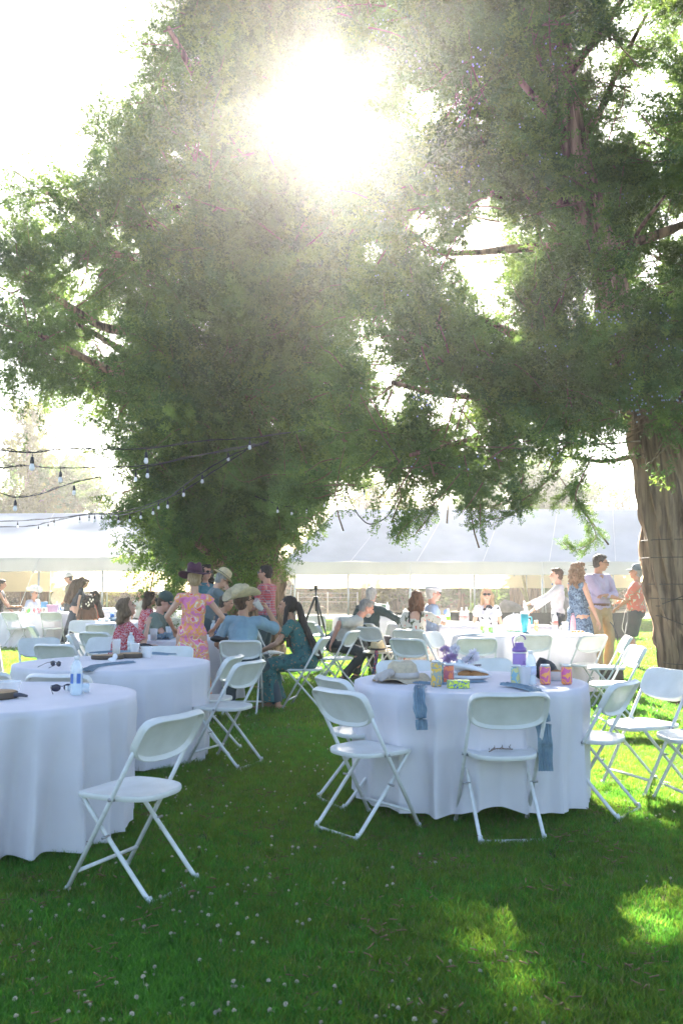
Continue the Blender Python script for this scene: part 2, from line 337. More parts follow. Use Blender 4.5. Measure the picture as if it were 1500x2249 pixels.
def crown(name, lobes, n_cl, per, cl_r, seed, srcs, parent, keep=None, trunk_at=None, sc=(.75, 1.35), droop=0):
    """foliage: clusters spread through lobes; each cluster is a burst of sprays round a twig"""
    r = random.Random(seed); P = []; Q = []; Z = []; centres = []; ID = []; fam = [[0, 1, 2], [0, 1, 2], [3, 4], [3, 4], [5, 6]] if len(srcs) == 7 else [list(range(len(srcs)))]
    vol = [a[3] * a[4] * a[5] for a in lobes]; tot = sum(v ** .72 for v in vol)
    for (x, y, z, rx, ry, rz), v in zip(lobes, vol):
        for _ in range(max(2, int(n_cl * v ** .72 / tot))):
            while True:
                d = Vector((r.uniform(-1, 1), r.uniform(-1, 1), r.uniform(-1, 1)))
                if .2 < d.length < 1: break
            d = d * (d.length ** -.35)
            c = Vector((x + d.x * rx, y + d.y * ry, z + d.z * rz)); R0 = cl_r * r.uniform(.6, 1.3)
            if keep and not keep(c, R0): continue
            out = Vector((d.x + r.gauss(0, .25), d.y + r.gauss(0, .25), d.z * .6 + .1 + r.gauss(0, .3))).normalized(); fm = r.choice(fam); n0 = len(P)
            for k in range(int(per * (R0 / cl_r) ** 1.5)):
                ax = r.gauss(0, .52); o = (out * ax + Vector((r.gauss(0, .24), r.gauss(0, .24), r.gauss(0, .24)))) * R0; p = c + o
                if in_patch(p) or (parent.location.y < 20 and in_gap(p + parent.location)): continue
                dr = (out * 1.1 + o.normalized() * .7 + Vector((r.gauss(0, .25), r.gauss(0, .25), .15 - droop))).normalized()
                e = dr.to_track_quat('Z', 'Y').to_euler(); P.append(p); Q.append((e.x, e.y, r.uniform(0, 6.28) if False else e.z)); Z.append(r.uniform(*sc)); ID.append(r.choice(fm))
            if len(P) - n0 > per * .25: centres.append((c, out, R0))
    o = scatter(name, P, Q, Z, srcs, parent, idx=ID); return o, centres
def limb_path(a, b, r, sag=.15, k=6):
    a, b = Vector(a), Vector(b); d = b - a; n = max(3, int(d.length / .7)); pts = []
    for i in range(n + 1):
        t = i / n; j = Vector((r.gauss(0, .05), r.gauss(0, .05), r.gauss(0, .04))) * d.length * (t * (1 - t)) * 2.2
        pts.append(a + d * t + j + Vector((0, 0, -sag * d.length * 4 * t * (1 - t) * .3)))
    return spline(pts, 3)
def bark_trunk(path, radii, parent, mt, ridges=9, amp=.09, seed=0, name='trunk', n=72):
    pts = spline(path, 16 if n > 40 else 6); k = len(pts); mb = MB(); vs = []
    for i, p in enumerate(pts):
        t = i / (k - 1) * (len(radii) - 1); j = min(int(t), len(radii) - 2); rr = radii[j] + (radii[j + 1] - radii[j]) * (t - j)
        for s_ in range(n):
            w = 2 * math.pi * s_ / n; tw = w + .10 * p.z
            f = 1 + amp * (abs(math.sin(ridges * .5 * tw + 1.5 * noise.noise(Vector((math.cos(w), math.sin(w), p.z * .25 + seed))))) - .5) * 1.6
            f += amp * 1.6 * noise.noise(Vector((math.cos(tw) * 5, math.sin(tw) * 5, p.z * .5 + seed))) + amp * 1.3 * noise.noise(Vector((math.cos(tw) * 13, math.sin(tw) * 13, p.z * 1.5))) + amp * .9 * noise.noise(Vector((math.cos(tw) * 27, math.sin(tw) * 27, p.z * 3.5)))
            vs.append(p + Vector((math.cos(w), math.sin(w), 0)) * rr * f)
    fs = [(i * n + j, i * n + (j + 1) % n, (i + 1) * n + (j + 1) % n, (i + 1) * n + j) for i in range(k - 1) for j in range(n)] + [tuple((k - 1) * n + j for j in range(n))]
    mb.add(vs, fs); return mb.obj(name, mt, parent)
def px_lobes(lst, s, Y0, yj, seed, deep=1.3):
    r = random.Random(seed); out = []
    for q in lst:
        px, py, rp = q[:3]; Y = q[3] if len(q) > 3 else Y0 + r.uniform(-yj, yj); p = PY(px, py, Y); k = rp * Y / F
        out.append((p.x, p.y, p.z, k, k * deep, k * (q[4] if len(q) > 4 else .92)))
    return out
def ground_patch(px, py, rx, ry): g_ = G(px, py); PATCH.append((g_.x, g_.y, rx, ry))
for q in [(1400, 1600, .8, 1.7), (1330, 1700, .35, .8), (1480, 1700, .6, 1.0), (1390, 1500, .6, 1.8), (1085, 2050, .31, .50), (1005, 1965, .22, .28), (1395, 1985, .34, .32), (1470, 2095, .30, .28), (1310, 2060, .14, .16), (1120, 2215, .30, .42), (780, 1880, .34, .34), (1230, 1900, .14, .16), (900, 2080, .10, .12), (470, 1790, .25, .2),
          (120, 1440, 1.4, .7), (40, 1475, .5, .4), (420, 1450, .3, .5), (1000, 1640, .3, .4), (280, 2180, .2, .2), (620, 1560, .3, .4), (870, 1500, .4, .6), (700, 1470, .5, .8)]: ground_patch(*q)
PATCH.append((2.9, 6.7, 1.5, 2.6)); PATCH.append((-.05, -2.35, .70, 1.3))  # last opening is cut so the sun glow reaches the camera
def branchlets(root, centres, n, seed, lmin=.4, lmax=.9, srcs=None, sc=(.5, .9), low=0, step=.045, paths=None, spread=.02):
    """loose leafy shoots sticking out of the crown and drooping from it"""
    r = random.Random(seed); P = []; Q = []; Z = []; tw = MB(); todo = list(paths or [])
    for i in range(n):
        c, out, R0 = r.choice(centres)
        if low and r.random() < low: c = min((r.choice(centres) for _ in range(6)), key=lambda q: q[0].z)[0]
        L_ = r.uniform(lmin, lmax); d = (out + Vector((r.gauss(0, .4), r.gauss(0, .4), r.gauss(-.1, .35)))).normalized(); s0 = c + out * R0 * .5
        todo.append([s0, s0 + d * L_ * .4, s0 + d * L_ * .75 + Vector((0, 0, -.10 * L_)), s0 + d * L_ + Vector((0, 0, -.05 * L_ + r.uniform(-.1, .15) * L_))])
    for pts in todo:
        if in_patch(pts[2]) or in_patch(pts[3 if len(pts) > 3 else 2]) or (not paths and in_gap(pts[3] + root.location)): continue
        pp = spline(pts, 8); ln = sum((pp[i + 1] - pp[i]).length for i in range(len(pp) - 1)); m = max(6, int(ln / step)); tw.tube(pp, [.009 * (1 - .7 * i / len(pp)) for i in range(len(pp))], 4)
        for k in range(m):
            t = k / m * (len(pp) - 1); i = int(t); p = pp[i].lerp(pp[i + 1], t - i); d = (pp[i + 1] - pp[i]).normalized()
            if in_patch(p): continue
            q = Vector((r.gauss(0, 1), r.gauss(0, 1), r.gauss(.2, 1))); q = (q - d * q.dot(d)).normalized(); dr = (d * .9 + q * .8).normalized(); e = dr.to_track_quat('Z', 'Y').to_euler()
            P.append(p + q * spread); Q.append(tuple(e)); Z.append(r.uniform(*sc) * (1.1 - .5 * k / m))
    o = tw.obj('shoots', twigm, root); o['kind'] = 'stuff'
    return scatter('shoot_foliage', P, Q, Z, srcs or sprays, root)
# ---- the great juniper left of centre
TL = empty('juniper_tree', (-1.75, 17.5, 0), label='huge broad juniper with the densest crown, string lights tied to it', cat='tree')
def rel(root):
    l = root.location.copy()
    return l
def shift(lobes, l): return [(x - l.x, y - l.y, z - l.z, a, b, c) for (x, y, z, a, b, c) in lobes]
LL = [(350, 1165, 55), (440, 1130, 100), (545, 1130, 100), (610, 1075, 90), (720, 975, 60), (320, 1050, 70), (420, 990, 120), (590, 970, 140), (720, 900, 120),
      (60, 720, 75), (150, 700, 90), (50, 610, 75), (120, 800, 55), (230, 790, 110), (310, 880, 110), (500, 820, 160), (680, 760, 140),
      (80, 510, 70), (220, 540, 110), (360, 610, 140), (540, 590, 160), (700, 560, 150), (95, 420, 42), (180, 440, 60), (300, 400, 110), (460, 390, 150), (640, 350, 150), (800, 420, 100), (820, 600, 90),
      (300, 250, 60), (360, 190, 70), (430, 130, 110), (590, 160, 150), (760, 170, 150), (370, 60, 45), (450, 10, 80), (600, 10, 150), (820, 30, 150), (560, -170, 160), (760, -200, 180), (920, -120, 130), (640, -420, 150), (780, -500, 120)]
lobL = shift(px_lobes(LL, 1, 17.2, 1.7, 3), TL.location)
off = TL.location.copy()
_ip = in_patch
def in_patch(p, _o=[off]): return _ip(Vector(p) + _o[0])
import types
FRONT = [(370, 1200, 50), (430, 1190, 75), (520, 1180, 75), (600, 1185, 70), (630, 1160, 45), (680, 1070, 45), (760, 1000, 45), (480, 1080, 90), (590, 1080, 90), (380, 1080, 85), (520, 970, 95), (640, 960, 90), (420, 880, 90), (550, 830, 100), (520, 700, 110), (640, 700, 100), (580, 500, 120), (470, 560, 100), (640, 250, 130), (520, 330, 110), (740, 460, 110), (800, 300, 100), (760, 640, 90)]
lobL += shift(px_lobes(FRONT, 1, 15.6, .5, 4), TL.location)
fo, cenL = crown('foliage', lobL, 820, 44, .62, 5, sprays, TL, sc=(.9, 1.6))
bark_trunk([(0, 0, -.1), (.02, 0, .8), (.0, 0, 2.2), (-.1, 0, 4), (0, .1, 7), (.3, 0, 11)], [.60, .50, .47, .40, .30, .12], TL, barkm, 13, .2)
r_ = random.Random(5)
for (x, y, z, a, b, c) in lobL:
    if z > 6.5 and abs(x + off.x) < 2.6: continue
    z0 = max(1.6, min(9.5, z - .35 * math.hypot(x, y))); ln = math.dist((0, 0, z0), (x, y, z)); P_ = limb_path((0, 0, z0), (x, y, z), r_)
    k = len(P_); MB().tube(P_, [.035 + .045 * min(ln, 3) * (1 - i / k) for i in range(k)], 7).obj('limb', barkm, TL)
tw = MB(); 
for (c, out, R0) in cenL:
    q = c - out * R0 * 1.6 - Vector((0, 0, .2)); tw.tube(spline([q, (q + c) / 2 + Vector((r_.gauss(0, .06), r_.gauss(0, .06), r_.gauss(0, .06))), c + out * R0 * .5], 2), [.018, .016, .012, .01, .006], 4)
o = tw.obj('twigs', twigm, TL); o['kind'] = 'stuff'
branchlets(TL, cenL, 420, 21, .5, 1.3, sc=(.6, 1.1), low=.2, step=.05)
# ---- the wire-wrapped juniper at the right edge
TRr = empty('juniper_tree', (4.1, 10.5, 0), label='old leaning juniper with wires round its ridged trunk', cat='tree')
off2 = TRr.location.copy()
in_patch.__defaults__[0][0] = off2
LR = [(910, 60, 75), (1050, 60, 100), (1190, 40, 85), (1180, 190, 90), (1030, 210, 95), (1290, 190, 60), (1460, 10, 45), (1340, 60, 30), (1390, 150, 34), (1490, 150, 34), (1470, 290, 40), (1370, 330, 55), (1270, 370, 85), (1130, 340, 95), (1470, 420, 65), (960, 370, 85), (900, 480, 60),
      (1010, 470, 50), (910, 610, 65), (1175, 560, 60), (1300, 520, 75), (1440, 560, 80), (1130, 690, 50), (1010, 700, 45), (950, 740, 85), (1240, 720, 100), (1390, 780, 80), (850, 800, 75), (1480, 800, 45), (1010, 850, 90), (1140, 850, 95), (1270, 870, 85),
      (870, 890, 75), (820, 950, 55), (930, 970, 75), (1050, 980, 75), (1170, 1010, 60), (1240, 980, 45), (980, 1060, 38), (900, 1050, 40), (1250, 1060, 45), (1130, 1070, 38), (1440, 950, 60), (1490, 1070, 45), (1400, 1060, 30),
      (1600, 300, 120), (1650, 600, 130), (1620, 850, 110), (1750, 100, 150), (1000, -150, 130), (1200, -170, 150), (1400, -130, 120), (1600, -100, 140), (1100, -380, 140), (1350, -360, 150),
      (760, 1030, 45, 9.5), (700, 1060, 40, 10)]
HG = [(925, 1135, 22, 8.2), (898, 1150, 20, 8.1), (880, 1168, 16, 8.0), (1050, 1140, 14, 8.6), (1075, 1150, 15, 8.6), (1110, 1135, 16, 8.7), (1140, 1118, 18, 8.8), (1030, 1110, 14, 8.6), (1165, 1100, 16, 8.9), (1150, 1075, 22, 9), (1010, 1090, 16, 8.7), (1030, 1160, 9, 8.6),
      (1275, 1125, 14, 8.4), (1290, 1150, 13, 8.4), (1305, 1180, 14, 8.3), (1285, 1198, 13, 8.3), (1262, 1208, 12, 8.2), (1240, 1195, 10, 8.2), (1232, 1185, 8, 8.2), (1262, 1100, 18, 8.6)]
LR += [(1440, 1010, 55, 9.7), (1480, 1090, 45, 9.8), (1400, 880, 60, 9.5), (1470, 900, 60, 9.6), (1360, 700, 60, 9.4), (1440, 720, 70, 9.5), (1300, 560, 45, 9.4), (1395, 1075, 25, 9.7), (840, 420, 70, 10.5), (830, 680, 60), (800, 850, 60), (1180, 440, 60), (1060, 1010, 60, 9)]
lobR = shift(px_lobes(LR, 1, 10.2, 1.3, 9), off2)
fo, cenR = crown('foliage', lobR, 1000, 40, .36, 8, sprays, TRr, sc=(.5, 1.05))
PS = PATCH; PATCH = []
HP = [([(1300, 1000), (1265, 1080), (1272, 1110), (1295, 1145), (1308, 1178), (1288, 1198), (1258, 1208), (1235, 1190)], 8.3), ([(1230, 1030), (1180, 1075), (1140, 1105), (1125, 1130), (1075, 1142), (1030, 1160)], 8.6), ([(1010, 1040), (960, 1100), (925, 1130), (890, 1155), (868, 1182)], 8.2),
      ([(1150, 1040), (1130, 1090), (1090, 1110), (1050, 1118), (1020, 1100)], 8.7), ([(1290, 1040), (1250, 1085), (1215, 1110)], 8.5), ([(960, 1070), (945, 1110), (930, 1150)], 8.3), ([(1060, 1060), (1035, 1100), (1015, 1125)], 8.5), ([(1120, 1060), (1160, 1110), (1180, 1085)], 8.9), ([(830, 990), (800, 1020), (770, 1035)], 9), ([(880, 1010), (850, 1050), (835, 1080)], 9)]
branchlets(TRr, cenR, 0, 3, paths=[[PY(x, y, Y + .06 * i) - off2 for i, (x, y) in enumerate(l)] for (l, Y) in HP], sc=(.30, .52), step=.010, spread=.015); PATCH = PS
branchlets(TRr, cenR, 520, 22, .3, .8, sc=(.4, .75), low=.35, step=.035)
tp = [Vector((.12, 0, -.1)), Vector((.06, 0, .5))] + [PY(x, y, Y) - off2 for (x, y, Y) in [(1496, 1250, 10.5), (1470, 1080, 10.45), (1430, 920, 10.4), (1370, 760, 10.3), (1335, 600, 10.2), (1270, 380, 10.1), (1235, 180, 10.1), (1215, -60, 10.1), (1230, -350, 10.2)]]
bark_trunk(tp, [.48, .42, .36, .31, .25, .20, .17, .15, .13, .10, .05], TRr, barkg, 15, .15, 4)
def trunkat(z):
    P_ = spline(tp, 4); return min(P_, key=lambda p: abs(p.z - z))
for (a, b, rr) in [((1400, 830), (1190, 840), .07), ((1390, 840), (1060, 700), .10), ((1320, 400), (1100, 290), .10), ((1290, 330), (1090, 100), .09), ((1240, 430), (1010, 410), .11), ((1180, 560), (860, 530), .09), ((1330, 700), (1480, 640), .07), ((1270, 330), (1420, 30), .08), ((1400, 950), (1150, 860), .06), ((1400, 1000), (1230, 1000), .04), ((1340, 600), (1460, 430), .06), ((1250, 150), (1010, -60), .08), ((1250, 200), (1450, -150), .08), ((1440, 900), (1640, 760), .1), ((1330, 560), (1640, 420), .1), ((1400, 900), (860, 840), .07), ((1390, 860), (900, 1000), .06)]:
    A = PY(*a, 10.3) - off2; B = PY(*b, 9.6 + r_.uniform(-.6, .9)) - off2; A = trunkat(A.z); P_ = limb_path(A, B, r_, .1); k = len(P_)
    MB().tube(P_, [rr * (.62 if max(a[1], b[1]) < 620 else .85) * (1.15 - .85 * i / k) * (1 + .12 * math.sin(i * 2.1)) for i in range(k)], 9).obj('limb', barkm, TRr)
tw = MB()
for (c, out, R0) in cenR:
    q = c - out * R0 * 1.9 - Vector((0, 0, .1)); tw.tube(spline([q, (q + c) / 2 + Vector((r_.gauss(0, .05), r_.gauss(0, .05), r_.gauss(0, .05))), c + out * R0 * .4], 2), [.011, .01, .008, .006, .004], 4)
o = tw.obj('twigs', twigm, TRr); o['kind'] = 'stuff'
bm_ = mat('juniper_berry', (.34, .42, .52), .6); be = MB(); be.ell((0, 0, 0), (.012,) * 3, n=6, m=4)
bp = []
for i in range(260):
    c, out, R0 = r_.choice(cenR)
    if c.y > .3: continue
    for k in range(r_.randint(4, 14)): bp.append(c + out * R0 * .4 + Vector((r_.gauss(0, .07), r_.gauss(0, .07) - .1, r_.gauss(0, .07))))
o = scatter('berries', bp, np.zeros((len(bp), 3)), np.ones(len(bp)) * .8, [src(be, bm_)], TRr)
wirem = mat('rusty_wire', (.05, .035, .03), .7)
def rad_at(z):
    P_ = spline(tp, 4); i = min(range(len(P_)), key=lambda i: abs(P_[i].z - z)); t = i / (len(P_) - 1) * 10; j = min(int(t), 9); ra = [.46, .40, .36, .31, .25, .20, .17, .15, .13, .10, .05]
    return P_[i], ra[j] + (ra[j + 1] - ra[j]) * (t - j)
for (z, tl) in [(1.86, .0), (1.66, 0), (1.36, 0), (1.18, -.02), (1.33, .22), (.78, -.22), (.5, .04)]:
    pts = []
    for i in range(49):
        w = 2 * math.pi * i / 48; zz = z + tl * math.cos(w); c, ra = rad_at(zz); pts.append(Vector((c.x, c.y, zz)) + Vector((math.cos(w), math.sin(w), 0)) * (ra * 1.10 + .01 + .012 * math.sin(7 * w)))
    MB().tube(pts, .005, 4, cap=False).obj('wire', wirem, TRr)
# ---- far trees behind the tents
def far_tree(px, top, Y, wpx, lab, kind='bush', seed=0, base=None, n=60):
    p = PY(px, top, Y); H_ = p.z; w = wpx * Y / F; root = empty('pine_tree' if kind == 'pine' else 'juniper_tree', (p.x, Y, 0), label=lab, cat='tree', group='trees beyond the tents')
    r = random.Random(seed); lob = []
    if kind == 'pine':
        for i in range(16):
            t = .18 + .8 * i / 16; a = r.uniform(0, 6.28); rr = w * .5 * (1.05 - t) ; lob.append((math.cos(a) * rr * .6, math.sin(a) * rr * .6, H_ * t, max(.3, rr * .8), max(.3, rr * .8), .35 + .1 * rr))
    else:
        for i in range(15):
            t = .06 + .8 * i / 14; a = r.uniform(0, 6.28); rr = w * .56 * math.sin(math.pi * min(1, .3 + .65 * t)); lob.append((math.cos(a) * rr * .55, math.sin(a) * rr * .55, H_ * t * r.uniform(.8, 1.1), rr * .7, rr * .7, H_ * .13))
    global PATCH; sv = PATCH; PATCH = []
    f_, cc = crown('foliage', lob, n, 16, .7, seed, clumpy if kind == 'pine' else (clumps if Y < 48 and top < 1100 else (clumpb + clumpo[:1] if seed % 2 else clumpo + clumpb[:1])), root, sc=(.45, .9)); PATCH = sv
    bark_trunk([(0, 0, -.2), (r.uniform(-.1, .1), 0, H_ * .4), (0, 0, H_ * .92)], [.03 * H_, .022 * H_, .02], root, barkm, 7, .1, seed, n=12)
    for l in lob[::2]: MB().tube(limb_path((0, 0, l[2] * .8), l[:3], r), .02 + .004 * H_, 5).obj('limb', barkm, root)
    return root
def stf(o):
    return o
far_tree(70, 880, 40, 230, 'tall thin sunlit pine with a see-through crown behind the tent at the left edge', 'pine', 1, n=60)
far_tree(175, 985, 44, 190, 'second yellow-green pine, lower, beside the tall thin pine', 'pine', 2, n=60)
far_tree(-60, 960, 42, 200, 'pale pine half cut off by the left edge of the view', 'pine', 3, n=40)
far_tree(800, 1050, 46, 160, 'pale yellow pine seen between the big juniper and the tent ridge', 'pine', 4, n=60)
far_tree(870, 1075, 50, 140, 'low pale pine above the tent ridge, next to the loose wire', 'pine', 5, n=50)
far_tree(1010, 1060, 47, 150, 'green tree peeping over the middle of the tent ridge', 'bush', 6, n=60)
far_tree(1220, 1040, 45, 190, 'darker green tree above the ridge of the tent, beside the leaning juniper', 'bush', 7, n=70)
far_tree(1380, 1060, 50, 150, 'green tree hidden in part by the leaning juniper trunk', 'bush', 8, n=50)
for i, (px, top, Y, w, lab) in enumerate([(30, 1230, 52, 120, 'olive bush seen under the left tent beside the person in black'), (110, 1225, 50, 110, 'olive bush under the left tent behind the white cowboy hat'), (195, 1230, 54, 120, 'brown bush under the left tent behind the woman in navy'),
        (290, 1232, 50, 130, 'rust-brown bush under the left tent by the second tent pole'), (380, 1228, 53, 120, 'brown bush beyond the left tent next to the purple hat'), (640, 1190, 48, 150, 'yellow-green bushy tree just behind the tripod'),
        (720, 1200, 50, 120, 'green shrub beyond the tripod and wire fence'), (800, 1215, 54, 130, 'brown-green bush behind the grey-haired man in the dark shirt'), (890, 1220, 52, 120, 'olive bush under the tent left of the flat cap'),
        (985, 1215, 55, 130, 'brown bush under the tent between the flat cap and the blonde woman'), (1080, 1222, 52, 120, 'reddish bush behind the blonde woman'), (1180, 1218, 55, 130, 'dark bush behind the boy with the bow tie'), (1270, 1222, 53, 120, 'brown bush behind the woman in the blue dress'), (1350, 1215, 54, 120, 'brown bush behind the man in the cap')]):
    far_tree(px, top, Y, w, lab, 'bush', 30 + i, n=110)
for (px, w_, lab) in [(1143, .95, 'thick grey trunk standing beyond the tent, left one of a pair'), (1172, .7, 'thinner dark trunk standing beyond the tent, right one of a pair'), (88, .7, 'grey trunk standing beyond the left tent behind the first pole')]:
    rt = empty('tree_trunk', (PY(px, 1300, 41).x, 41, 0), label=lab, cat='tree')
    bark_trunk([(0, 0, -.1), (.03, 0, 1.5), (-.05, 0, 4.2), (0, 0, 6)], [w_ * .52, w_ * .42, w_ * .38, w_ * .2], rt, barkg, 9, .14, px)
    lo = [(0, 0, 5.5, 2.2, 1.8, 1.3), (1, .4, 4.9, 1.6, 1.6, 1)]
    sv = PATCH; PATCH = []; crown('foliage', lo, 26, 16, .7, int(px), clumps, rt, sc=(.45, .9)); PATCH = sv
# ------------------------------------------------------------------ tents
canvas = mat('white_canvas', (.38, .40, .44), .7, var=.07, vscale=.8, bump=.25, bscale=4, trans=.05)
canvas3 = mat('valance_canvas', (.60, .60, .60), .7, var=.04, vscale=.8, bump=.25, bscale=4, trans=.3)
canvas2 = mat('sun_tinted_canvas', (.80, .66, .42), .7, var=.04, vscale=.8, bump=.25, bscale=4, trans=.55)  # cream of sun shining through white canvas is put into this colour
polem = mat('galvanised_pole', (.48, .50, .52), .35, metal=.7)
ropem = mat('rope', (.75, .74, .68), .8)
def grid(fn, nu, nv, mb=None):
    mb = mb or MB(); vs = [fn(i / nu, j / nv) for j in range(nv + 1) for i in range(nu + 1)]
    fs = [(j * (nu + 1) + i, j * (nu + 1) + i + 1, (j + 1) * (nu + 1) + i + 1, (j + 1) * (nu + 1) + i) for j in range(nv) for i in range(nu)]
    return mb.add(vs, fs)
def tent(root, x0, x1, D, ze, zr, zv, rx0, rx1, zb, poles, bays):
    """ridge tent: local y 0 = front eave, D = back eave"""
    def sl(y0, y1, za, zb_, m):
        def f(u, v):
            xa = x0 + (x1 - x0) * u; xb = rx0 + (rx1 - rx0) * u; x = xa + (xb - xa) * v
            sag = -.03 * math.sin(math.pi * v) - .015 * abs(math.sin(math.pi * u * bays)) * math.sin(math.pi * min(1, v * 1.2)) + .02 * noise.noise(Vector((x, v * 3, 0)))
            return (x, y0 + (y1 - y0) * v, za + (zb_ - za) * v + sag - (.02 * abs(math.sin(math.pi * u * bays)) * (1 - v)))
        return grid(f, bays * 8, 14)
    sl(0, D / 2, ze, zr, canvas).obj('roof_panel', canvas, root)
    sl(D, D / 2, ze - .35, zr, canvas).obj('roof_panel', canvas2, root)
    for (xe, xr) in ((x0, rx0), (x1, rx1)):
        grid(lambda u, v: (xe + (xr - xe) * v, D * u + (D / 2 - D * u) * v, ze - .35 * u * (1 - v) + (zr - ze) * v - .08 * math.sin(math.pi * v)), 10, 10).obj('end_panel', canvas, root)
    def val(y, z1, z0, m, o_=0):
        def f(u, v):
            x = x0 + (x1 - x0) * u; return (x, y + o_ * v + .015 * math.sin(x * 7) * v, z1 - (.02 * abs(math.sin(math.pi * u * bays))) + (z0 - z1) * v)
        return grid(f, bays * 10, 3).obj('valance', m, root)
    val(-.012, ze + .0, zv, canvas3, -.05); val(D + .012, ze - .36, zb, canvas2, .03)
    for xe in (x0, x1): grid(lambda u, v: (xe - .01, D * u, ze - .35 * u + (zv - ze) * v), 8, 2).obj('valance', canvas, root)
    for (x, y) in poles:
        MB().tube([(x, y, 0), (x, y, ze - (.35 if y > D / 2 else 0) + .0)], .033, 8).obj('pole', polem, root)
    for k in range(1, bays):
        u = k / bays; grid(lambda s_, v: (lambda xa, xb: (xa + (xb - xa) * v + (s_ - .5) * .022, D / 2 * v - .012, ze + (zr - ze) * v - .03 * math.sin(math.pi * v) + .012))(x0 + (x1 - x0) * u, rx0 + (rx1 - rx0) * u), 1, 12).obj('seam', canvas3, root)
    for (x, y) in poles[::2]:
        if y < 1: MB().tube([(x, -.02, ze - .05), (x - .2, -1.5, .02)], .009, 4).obj('guy_rope', ropem, root)
    MB().tube([(x0, .05, ze - .06), (x1, .05, ze - .06)], .02, 6).obj('eave_rail', polem, root)
    MB().tube([(rx0, D / 2, zr - .02), (rx1, D / 2, zr - .02)], .02, 6).obj('ridge_rail', polem, root)
    for k in range(bays + 1):
        x = x0 + (x1 - x0) * k / bays; xr = rx0 + (rx1 - rx0) * k / bays
        MB().tube([(x, .06, ze - .07), (xr, D / 2, zr - .12)], .018, 6).obj('rafter', polem, root); MB().tube([(x, D - .06, ze - .42), (xr, D / 2, zr - .12)], .018, 6).obj('rafter', polem, root)
YR = 30.0
def xz(px, Y): return (px - PX0) / F * Y
zv = PY(700, 1262, YR).z; zeR = PY(700, 1233, YR).z; zr = PY(900, 1119, YR + 3.1).z
tr = empty('marquee_tent', (0, YR, 0), label='long open white marquee with back slope coloured as if sunlit, behind the boy with bow tie', cat='tent')
tent(tr, xz(625, YR), xz(1640, YR), 6.2, zeR, zr, zv, xz(738, YR + 3.1), xz(1590, YR + 3.1), PY(900, 1291, YR + 6.2).z,
     [(xz(p, YR), .05) for p in (648, 765, 901, 1041, 1189, 1345, 1480, 1620)] + [(xz(p, YR + 6.2), 6.1) for p in (805, 915, 1031, 1153, 1290)], 7)
YLt = 29.0
tl = empty('marquee_tent', (xz(395, 28.0), 28.0, 0), R(-3), 'open white marquee whose end is hidden by the big juniper', 'tent')
tent(tl, -16.5, 0, 6.4, PY(300, 1222, 28).z, PY(100, 1128, 31.6).z, PY(300, 1254, 28).z, -15, -1.2, PY(250, 1299, 34.6).z,
     [(x, .05) for x in (-.35, -2.4, -4.4, -6.4, -8.4)] + [(x, 6.3) for x in (-.4, -2.0, -4.2, -6.4)], 7)
# low black barrier, wire fence, leaning prop
blackm = mat('black_fabric', (.012, .016, .016), .8, bump=.4, bscale=12)
for (a, b, Y, lab) in [(850, 902, 22, 'short black fabric screen between the bottles and the floral dress'), (985, 1385, 23, 'long low black fabric screen beneath the tent poles on the right')]:
    x0, x1 = xz(a, Y), xz(b, Y); zt = PY(0, 1347, Y).z
    rt = empty('fabric_screen', (x0, Y, 0), label=lab, cat='screen')
    grid(lambda u, v: ((x1 - x0) * u, .02 * math.sin(u * 40), .02 + zt * v + (.02 * noise.noise(Vector((u * 9, 0, 0))) if v > .5 else 0)), 40, 4).obj('cloth_panel', blackm, rt)
    for k in range(int((x1 - x0) / 1.6) + 2): x = min(k * 1.6, x1 - x0); MB().tube([(x, -.05, 0), (x, -.05, zt + .02)], .015, 6).obj('post', polem, rt)
rt = empty('wire_fence', (xz(655, 40), 40, 0), label='thin wire field fence seen beyond the tripod', cat='fence')
fm = mat('fence_post', (.5, .47, .42), .8)
for k in range(3): MB().tube([(k * 1.3, 0, 0), (k * 1.3, 0, 1.05)], .03, 6).obj('post', fm, rt)
for z in (.62, .82, 1.0): MB().tube([(0, 0, z), (2.6, 0, z)], .012, 4).obj('wire', fm, rt)
ym = mat('weathered_yellow_pole', (.38, .33, .16), .7)
rt = empty('prop_pole', (xz(1163, 33), 33, 0), label='weathered yellow wooden prop leaning under the tent between the two trunks', cat='pole')
MB().tube([(0, 0, 0), (-.16, 0, 1.0), (-.33, 0, 2.05)], [.06, .06, .05], 7).obj('shaft', ym, rt); MB().tube([(-.1, 0, .7), (-.36, 0, 1.25)], .035, 6).obj('stub', ym, rt)
for (px, py, s_) in [(1120, 1345, .9), (1220, 1330, 1.3), (1235, 1345, .8)]:
    p = xz(px, 38); mb = MB(); mb.ell((0, 0, .3 * s_), (.6 * s_, .5 * s_, .45 * s_), n=10, m=7)
    mb.v = [tuple(Vector(v) * (1 + .3 * noise.noise(Vector(v) * 1.7 + Vector((px, 0, 0))))) for v in mb.v]
    o = mb.obj('boulder', mat('grey_rock', (.22, .2, .19), .9, bump=.5, bscale=8)); o.location = (p, 38, 0); tag(o, {1120: 'low grey boulder left of the paired trunks', 1220: 'broad grey boulder right of the paired trunks', 1235: 'small boulder at the foot of the broad one'}[px], 'boulder')
